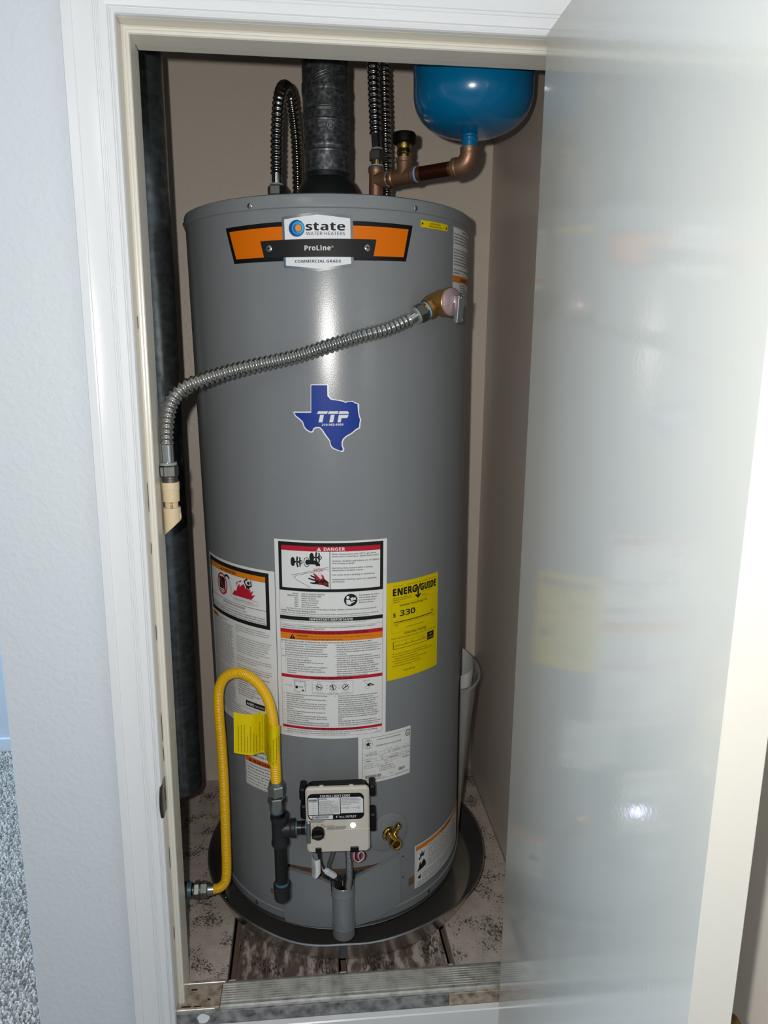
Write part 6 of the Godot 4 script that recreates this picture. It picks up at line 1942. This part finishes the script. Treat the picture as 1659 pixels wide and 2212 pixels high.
func water_lines() -> void:
	var h := thing("water_hose", "ribbed steel water hose in a tight loop left of the flue", "hose", Transform3D.IDENTITY, "")
	var b := Mb.new()
	corrugated(b, [Vector3(-0.0733, 1.6240, -1.6000), Vector3(-0.0726, 1.6560, -1.6000), Vector3(-0.0718, 1.6874, -1.6000), Vector3(-0.0700, 1.7200, -1.6010), Vector3(-0.0680, 1.7480, -1.6030), Vector3(-0.0645, 1.7740, -1.6090), Vector3(-0.0585, 1.7950, -1.6240), Vector3(-0.0515, 1.8050, -1.6480), Vector3(-0.0450, 1.8000, -1.6740), Vector3(-0.0405, 1.7800, -1.6930), Vector3(-0.0365, 1.7500, -1.7000), Vector3(-0.0335, 1.7150, -1.7000), Vector3(-0.0318, 1.6700, -1.7000), Vector3(-0.0312, 1.6200, -1.7000), Vector3(-0.0312, 1.5600, -1.7000), Vector3(-0.0312, 1.4500, -1.7050)], 0.0130, 0.0026, 0.0103)
	part("hose", b, M.steel, h)
	var e := Mb.new()
	turned(e, Vector3(-0.0732, 1.6010, -1.6000), Vector3.UP, [Vector2(0.0, 0.0), Vector2(0.0104, 0.0), Vector2(0.0104, 0.026), Vector2(0.0, 0.026)], 24)
	part("tube_end", e, M.chrome, h)
	var n := Mb.new()
	hex(n, Vector3(-0.0736, 1.5800, -1.6000), Vector3.UP, 0.0330, 0.0205, 0.35)
	part("nut", n, M.nut_dark, h)
	var r := Mb.new()
	turned(r, Vector3(-0.0734, 1.6000, -1.6000), Vector3.UP, [Vector2(0.0, 0.0), Vector2(0.0145, 0.0), Vector2(0.0140, 0.0045), Vector2(0.0, 0.0045)], 24)
	part("collar", r, M.washer, h)
	var np := Mb.new()
	turned(np, Vector3(-0.0738, 1.5270, -1.6000), Vector3.UP, [Vector2(0.0, 0.0), Vector2(0.0132, 0.0), Vector2(0.0132, 0.055), Vector2(0.0, 0.055)], 24)
	part("nipple", np, M.brass, h)

	var k := thing("water_hose", "ribbed steel water hose right of the flue rising from the bronze tee", "hose", Transform3D.IDENTITY, "")
	var c := Mb.new()
	corrugated(c, [Vector3(0.1308, 1.7030, -1.5800), Vector3(0.1295, 1.7300, -1.5800), Vector3(0.1280, 1.7575, -1.5800), Vector3(0.1262, 1.8000, -1.5800), Vector3(0.1248, 1.8420, -1.5800), Vector3(0.1262, 1.9000, -1.5820), Vector3(0.1330, 1.9500, -1.5980), Vector3(0.1420, 1.9700, -1.6300), Vector3(0.1520, 1.9500, -1.6640), Vector3(0.1565, 1.9100, -1.6860), Vector3(0.1580, 1.8700, -1.6980), Vector3(0.1598, 1.8200, -1.7000), Vector3(0.1619, 1.7700, -1.7000), Vector3(0.1644, 1.6832, -1.7000), Vector3(0.1668, 1.6200, -1.7000), Vector3(0.1668, 1.4500, -1.7050)], 0.0132, 0.0026, 0.0103)
	part("hose", c, M.steel, k)
	var e2 := Mb.new()
	turned(e2, Vector3(0.1336, 1.6740, -1.5800), Vector3(-0.08, 1, 0), [Vector2(0.0, 0.0), Vector2(0.0104, 0.0), Vector2(0.0104, 0.034), Vector2(0.0, 0.034)], 24)
	part("tube_end", e2, M.chrome, k)
	var n2 := Mb.new()
	hex(n2, Vector3(0.1342, 1.6500, -1.5800), Vector3.UP, 0.0290, 0.0210, 0.15)
	part("nut", n2, M.nut_dark, k)
	var r2 := Mb.new()
	turned(r2, Vector3(0.1340, 1.6705, -1.5800), Vector3.UP, [Vector2(0.0, 0.0), Vector2(0.0128, 0.0), Vector2(0.0122, 0.0040), Vector2(0.0, 0.0040)], 24)
	part("collar", r2, M.washer, k)

	# bronze tees, the capped purge valve and the run to the expansion tank
	var t := thing("expansion_pipe", "bronze tees and copper pipe run up to the blue tank", "pipe")
	var A := Vector3(0.1320, 1.6120, -1.5800)
	var B := Vector3(0.2978, 1.6120, -1.4400)
	var d := (B - A).normalized()
	var up := Mb.new()
	turned(up, A + Vector3(0.0014, 0.026, 0), Vector3.UP, [Vector2(0.0, 0.0), Vector2(0.0118, 0.0), Vector2(0.0118, 0.017), Vector2(0.0, 0.017)], 26)
	part("nipple", up, M.brass, t)
	var t1 := Mb.new()
	turned(t1, A + Vector3(0, -0.060, 0), Vector3.UP, [Vector2(0.0, 0.0), Vector2(0.0145, 0.0), Vector2(0.0145, 0.074), Vector2(0.0162, 0.0765), Vector2(0.0164, 0.0845), Vector2(0.0150, 0.0870), Vector2(0.0, 0.0870)], 36)
	turned(t1, A + d * 0.004, d, [Vector2(0.0, 0.0), Vector2(0.0162, 0.0), Vector2(0.0150, 0.014), Vector2(0.0150, 0.0185), Vector2(0.0166, 0.0205), Vector2(0.0168, 0.0270), Vector2(0.0, 0.0274)], 32)
	part("tee", t1, M.bronze, t)
	for q in [[0.0278], [0.0990]]:
		var tb := Mb.new()
		turned(tb, A + d * q[0], d, [Vector2(0.0, 0.0), Vector2(0.0148, 0.0), Vector2(0.0144, 0.0036), Vector2(0.0, 0.0036)], 28)
		part("thread_tape", tb, M.tape, t, "blue thread sealing tape")
	var tu := Mb.new()
	turned(tu, A + Vector3(0.0014, 0.0268, 0), Vector3.UP, [Vector2(0.0, 0.0), Vector2(0.0146, 0.0), Vector2(0.0142, 0.0030), Vector2(0.0, 0.0030)], 28)
	part("thread_tape", tu, M.tape, t, "blue thread sealing tape")
	var nb := Mb.new()
	turned(nb, A + d * 0.030, d, [Vector2(0.0, 0.0), Vector2(0.0130, 0.0), Vector2(0.0130, 0.012), Vector2(0.0, 0.012)], 26)
	part("nipple", nb, M.brass, t)
	var t2 := Mb.new()
	var C := A + d * 0.0690
	turned(t2, A + d * 0.0375, d, [Vector2(0.0, 0.0), Vector2(0.0168, 0.0004), Vector2(0.0168, 0.0070), Vector2(0.0150, 0.0095), Vector2(0.0150, 0.0520), Vector2(0.0168, 0.0545), Vector2(0.0168, 0.0620), Vector2(0.0, 0.0624)], 36)
	turned(t2, C + Vector3(0, 0.002, 0), Vector3.UP, [Vector2(0.0, 0.0), Vector2(0.0160, 0.0), Vector2(0.0148, 0.016), Vector2(0.0150, 0.0225), Vector2(0.0168, 0.0245), Vector2(0.0170, 0.0315), Vector2(0.0, 0.0318)], 32)
	part("tee", t2, M.bronze, t)
	var cpz := Mb.new()
	turned(cpz, A + d * 0.1010, d, [Vector2(0.0, 0.0), Vector2(0.0132, 0.0), Vector2(0.0132, 0.0900), Vector2(0.0, 0.0900)], 30)
	part("pipe", cpz, M.copper, t)
	for q in [0.1035, 0.176]:
		var rg := Mb.new()
		turned(rg, A + d * q, d, [Vector2(0.0, 0.0), Vector2(0.0136, 0.0), Vector2(0.0136, 0.008), Vector2(0.0, 0.008)], 28)
		part("thread", rg, M.brass_cast, t)
	# elbow: a swept quarter turn with a collar at each end
	var el := Mb.new()
	var pts := PackedVector3Array()
	var rad := 0.0235
	for i in 17:
		var an := PI / 2 * i / 16
		pts.append(B - d * rad + d * rad * sin(an) + Vector3(0, rad * (1.0 - cos(an)), 0))
	el.tube(pts, 0.0172, 32)
	turned(el, B - d * 0.0335, d, [Vector2(0.0, 0.0), Vector2(0.0180, 0.0004), Vector2(0.0182, 0.0080), Vector2(0.0164, 0.0105), Vector2(0.0, 0.0105)], 34)
	turned(el, B + Vector3(0, 0.0225, 0), Vector3.UP, [Vector2(0.0, 0.0), Vector2(0.0160, 0.0), Vector2(0.0172, 0.0020), Vector2(0.0174, 0.0090), Vector2(0.0, 0.0096)], 34)
	part("elbow", el, M.bronze, t)

	var v := thing("purge_valve", "small brass fitting with a flat black cap on the bronze tee", "valve", Transform3D(Basis(), C + Vector3(0, 0.0335, 0)))
	var tv := Mb.new()
	tv.lathe([Vector2(0.0, -0.0015), Vector2(0.0140, -0.0015), Vector2(0.0138, 0.0012), Vector2(0.0, 0.0012)], 28)
	part("thread_tape", tv, M.tape, v)
	var bv := Mb.new()
	bv.lathe([Vector2(0.0, 0.0012), Vector2(0.0132, 0.0012), Vector2(0.0132, 0.006), Vector2(0.0150, 0.008), Vector2(0.0150, 0.013), Vector2(0.0138, 0.015), Vector2(0.0138, 0.019), Vector2(0.0150, 0.021), Vector2(0.0150, 0.028), Vector2(0.0, 0.0285)], 36)
	part("body", bv, M.brass, v)
	var bc := Mb.new()
	bc.lathe([Vector2(0.0, 0.0265), Vector2(0.0200, 0.0265), Vector2(0.0230, 0.0285), Vector2(0.0232, 0.0435), Vector2(0.0215, 0.0465), Vector2(0.0, 0.0475)], 40)
	part("cap", bc, M.black, v)

func expansion_tank() -> void:
	var t := thing("expansion_tank", "round blue expansion tank in the upper right of the cupboard", "tank", Transform3D(Basis(), Vector3(0.3020, 1.6430, -1.4400)))
	var b := Mb.new()
	var pr := []
	for i in 25:
		var a := PI / 2 * i / 24
		pr.append(Vector2(0.1118 * pow(sin(a), 0.80), 0.0215 + 0.0780 * (1.0 - pow(cos(a), 0.80))))
	pr.append_array([Vector2(0.1118, 0.105), Vector2(0.1122, 0.128)])
	pr.append_array([Vector2(0.1128, 0.1290), Vector2(0.1136, 0.1320), Vector2(0.1128, 0.1350), Vector2(0.1118, 0.1365)])
	for i in 9:
		var a := PI / 2 * i / 8
		pr.append(Vector2(0.0825 + 0.0290 * cos(a), 0.235 + 0.036 * sin(a)))
	pr.append(Vector2(0.0, 0.276))
	b.lathe(pr, 72)
	part("shell", b, M.blue, t)
	var n := Mb.new()
	n.xf = Transform3D(Basis(), Vector3(-0.0042, 0, 0))
	n.lathe([Vector2(0.0, -0.004), Vector2(0.0140, -0.004), Vector2(0.0140, 0.010), Vector2(0.0158, 0.0125), Vector2(0.0158, 0.0165), Vector2(0.0140, 0.019), Vector2(0.0150, 0.026), Vector2(0.0, 0.026)], 30)
	part("neck", n, M.blue, t)

func vent() -> void:
	var t := thing("vent_pipe", "mottled galvanised flue pipe standing on the heater's dark hood", "flue", Transform3D(Basis(Vector3(0, 0, 1), 0.016), Vector3(0.0330, 1.5290, -1.5950)))
	var b := Mb.new()
	var R := 0.0470
	var pr := [Vector2(R - 0.002, 0.0945), Vector2(R, 0.0950), Vector2(R, 0.128)]
	for y in [0.1330, 0.1900, 0.2085]:
		pr.append_array([Vector2(R, y - 0.0032), Vector2(R + 0.0010, y - 0.0018), Vector2(R + 0.0014, y), Vector2(R + 0.0010, y + 0.0018), Vector2(R, y + 0.0032)])
	pr.append(Vector2(R, 0.735))
	b.lathe(pr, 64)
	part("pipe", b, M.galv, t)
	# lapped seams: an arched triple bead low down, a slanting one at the top, and notched tabs
	for q in [[0.2010, 0.12, 0.0], [0.2045, 0.12, 0.0], [0.2080, 0.12, 0.0], [0.2690, 0.36, 0.9], [0.2745, 0.36, 0.9], [0.2800, 0.36, 0.9]]:
		var s := Mb.new()
		var pts := PackedVector3Array()
		for i in 49:
			var a := TAU * i / 48
			pts.append(Vector3(sin(a) * R, q[0] + R * q[1] * (cos(a) if q[2] == 0.0 else sin(a - 0.2) * 1.0), cos(a) * R))
		s.tube(pts, 0.0016, 8, false)
		part("seam_bead", s, M.galv, t)
	for y in [0.1400, 0.2440]:
		for k in 6:
			var a := -0.08 + TAU * (k + 0.5) / 6
			var s := Mb.new()
			var rows := []
			for i in 4:
				var row := PackedVector3Array()
				for j in 9:
					var u := a + (j / 8.0 - 0.5) * 0.94
					var rr: float = [R - 0.0004, R + 0.0015, R + 0.0015, R - 0.0004][i]
					row.append(Vector3(sin(u) * rr, y + [0.0, 0.0012, 0.0105, 0.0118][i], cos(u) * rr))
				rows.append(row)
			s.grid(rows)
			part("crimped_tab", s, M.galv, t)
	# collar band open at the top, seen below the doorway's head
	var emb := Print.new(R, -0.022, 0.1870, 0.0, 0.0004)
	var gm := paint(Color(0.62, 0.63, 0.64), 0.3, 0.9)
	emb.text("4 IN FLUE", 4, 5, 4.2, Color(0.36, 0.37, 0.38), 16, 0, 400)
	emb.text("GALV", 7, 12, 4.2, Color(0.36, 0.37, 0.38), 12, 0, 400)
	emb.ring(30, 10, 7.0, 8.0, 0.7, Color(0.40, 0.41, 0.42))
	emb.text("UL", 30, 13, 6.0, Color(0.40, 0.41, 0.42), 6, 0.5, 400)
	part("stamp", emb.mb, M.print, t)
	var h := Mb.new()
	h.lathe([Vector2(0.0690, 0.034), Vector2(0.0700, 0.0365), Vector2(0.0695, 0.0400), Vector2(0.0650, 0.0560), Vector2(0.0600, 0.0680), Vector2(0.0545, 0.0770), Vector2(0.0500, 0.0830), Vector2(0.0462, 0.0850), Vector2(0.0455, 0.1000), Vector2(0.0440, 0.1000), Vector2(0.0445, 0.0840)], 64)
	var hm := paint(Color(0.20, 0.22, 0.225), 0.4, 0.7)
	part("draft_hood", h, hm, t, "dark flared draft hood")
	for k in 4:
		var a := TAU * (k + 0.5) / 4
		part("hood_leg", boxes([[sin(a) * 0.067 - 0.006, sin(a) * 0.067 + 0.006, 0.0015, 0.040, cos(a) * 0.067 - 0.002, cos(a) * 0.067 + 0.002]], 0.0005), M.galv, t)

func duct() -> void:
	var t := thing("air_duct", "tall dark galvanised round duct along the left side of the cupboard", "duct", Transform3D(Basis(Vector3(0, 0, 1), 0.006), Vector3(-0.3365, 0.2260, -1.6000)))
	var R := 0.0520
	var b := Mb.new()
	b.lathe([Vector2(R - 0.006, 0.004), Vector2(R - 0.003, 0.0005), Vector2(R - 0.001, 0.0025), Vector2(R, 0.006), Vector2(R, 0.70), Vector2(R, 1.40), Vector2(R, 1.985)], 64)
	part("pipe", b, M.duct, t)
	var s := Mb.new()
	s.lathe([Vector2(R, 0.006), Vector2(R + 0.0014, 0.0065), Vector2(R + 0.0014, 1.98), Vector2(R, 1.981)], 3, -0.42, -0.30)
	part("seam", s, M.duct, t)
	var s2 := Mb.new()
	s2.lathe([Vector2(R, 0.006), Vector2(R + 0.0014, 0.0065), Vector2(R + 0.0014, 1.98), Vector2(R, 1.981)], 3, 0.92, 0.98)
	part("seam", s2, M.duct, t)
	var i := Mb.new()
	i.lathe([Vector2(R - 0.006, 0.004), Vector2(R - 0.006, 0.3)], 48)
	i.lathe([Vector2(R - 0.006, 0.3), Vector2(0.0, 0.3)], 48)
	part("inside", i, M.duct, t)

func pouch() -> void:
	# clear plastic pocket taped to the heater's right flank, the manual inside
	var t := thing("manual_pouch", "clear plastic pocket holding a paper manual on the heater's right side", "pouch")
	var inner := []
	var outer := []
	var paper := []
	for i in 15:
		var v := i / 14.0
		var y := lerpf(0.100, 0.545, v)
		var ri := PackedVector3Array()
		var ro := PackedVector3Array()
		var rp := PackedVector3Array()
		for j in 25:
			var u := j / 24.0
			var deg := lerpf(73.0, 121.0, u)
			var a := deg_to_rad(deg)
			var lx := RH * sin(a)
			var lz := RH * cos(a)
			var ly := y - 0.0631
			var bulge := sin(PI * pow(clampf((deg - 79.0) / 42.0, 0.0, 1.0), 0.75))
			ri.append(HT * Vector3((RH + 0.0012) * sin(a), ly + 0.045 * smoothstep(0.9, 1.0, v), (RH + 0.0012) * cos(a)))
			var off := 0.003 + (0.006 + 0.054 * v) * bulge
			ro.append(HT * Vector3((RH + off) * sin(a), ly - 0.075 * smoothstep(0.86, 1.0, v) * (1.0 - u) * 1.2, (RH + off) * cos(a)))
			var op := 0.0025 + (0.004 + 0.038 * v) * bulge
			rp.append(HT * Vector3((RH + op) * sin(a), ly - 0.012 - 0.02 * (1.0 - u), (RH + op) * cos(a)))
		inner.append(ri)
		outer.append(ro)
		paper.append(rp)
	var a := Mb.new()
	a.grid(outer)
	part("front_sheet", a, M.film, t)
	var b := Mb.new()
	b.grid(inner)
	part("back_sheet", b, M.film, t)
	var p := Mb.new()
	p.grid(paper)
	var bk := part("manual", p, M.sheet, t, "white folded paper manual")
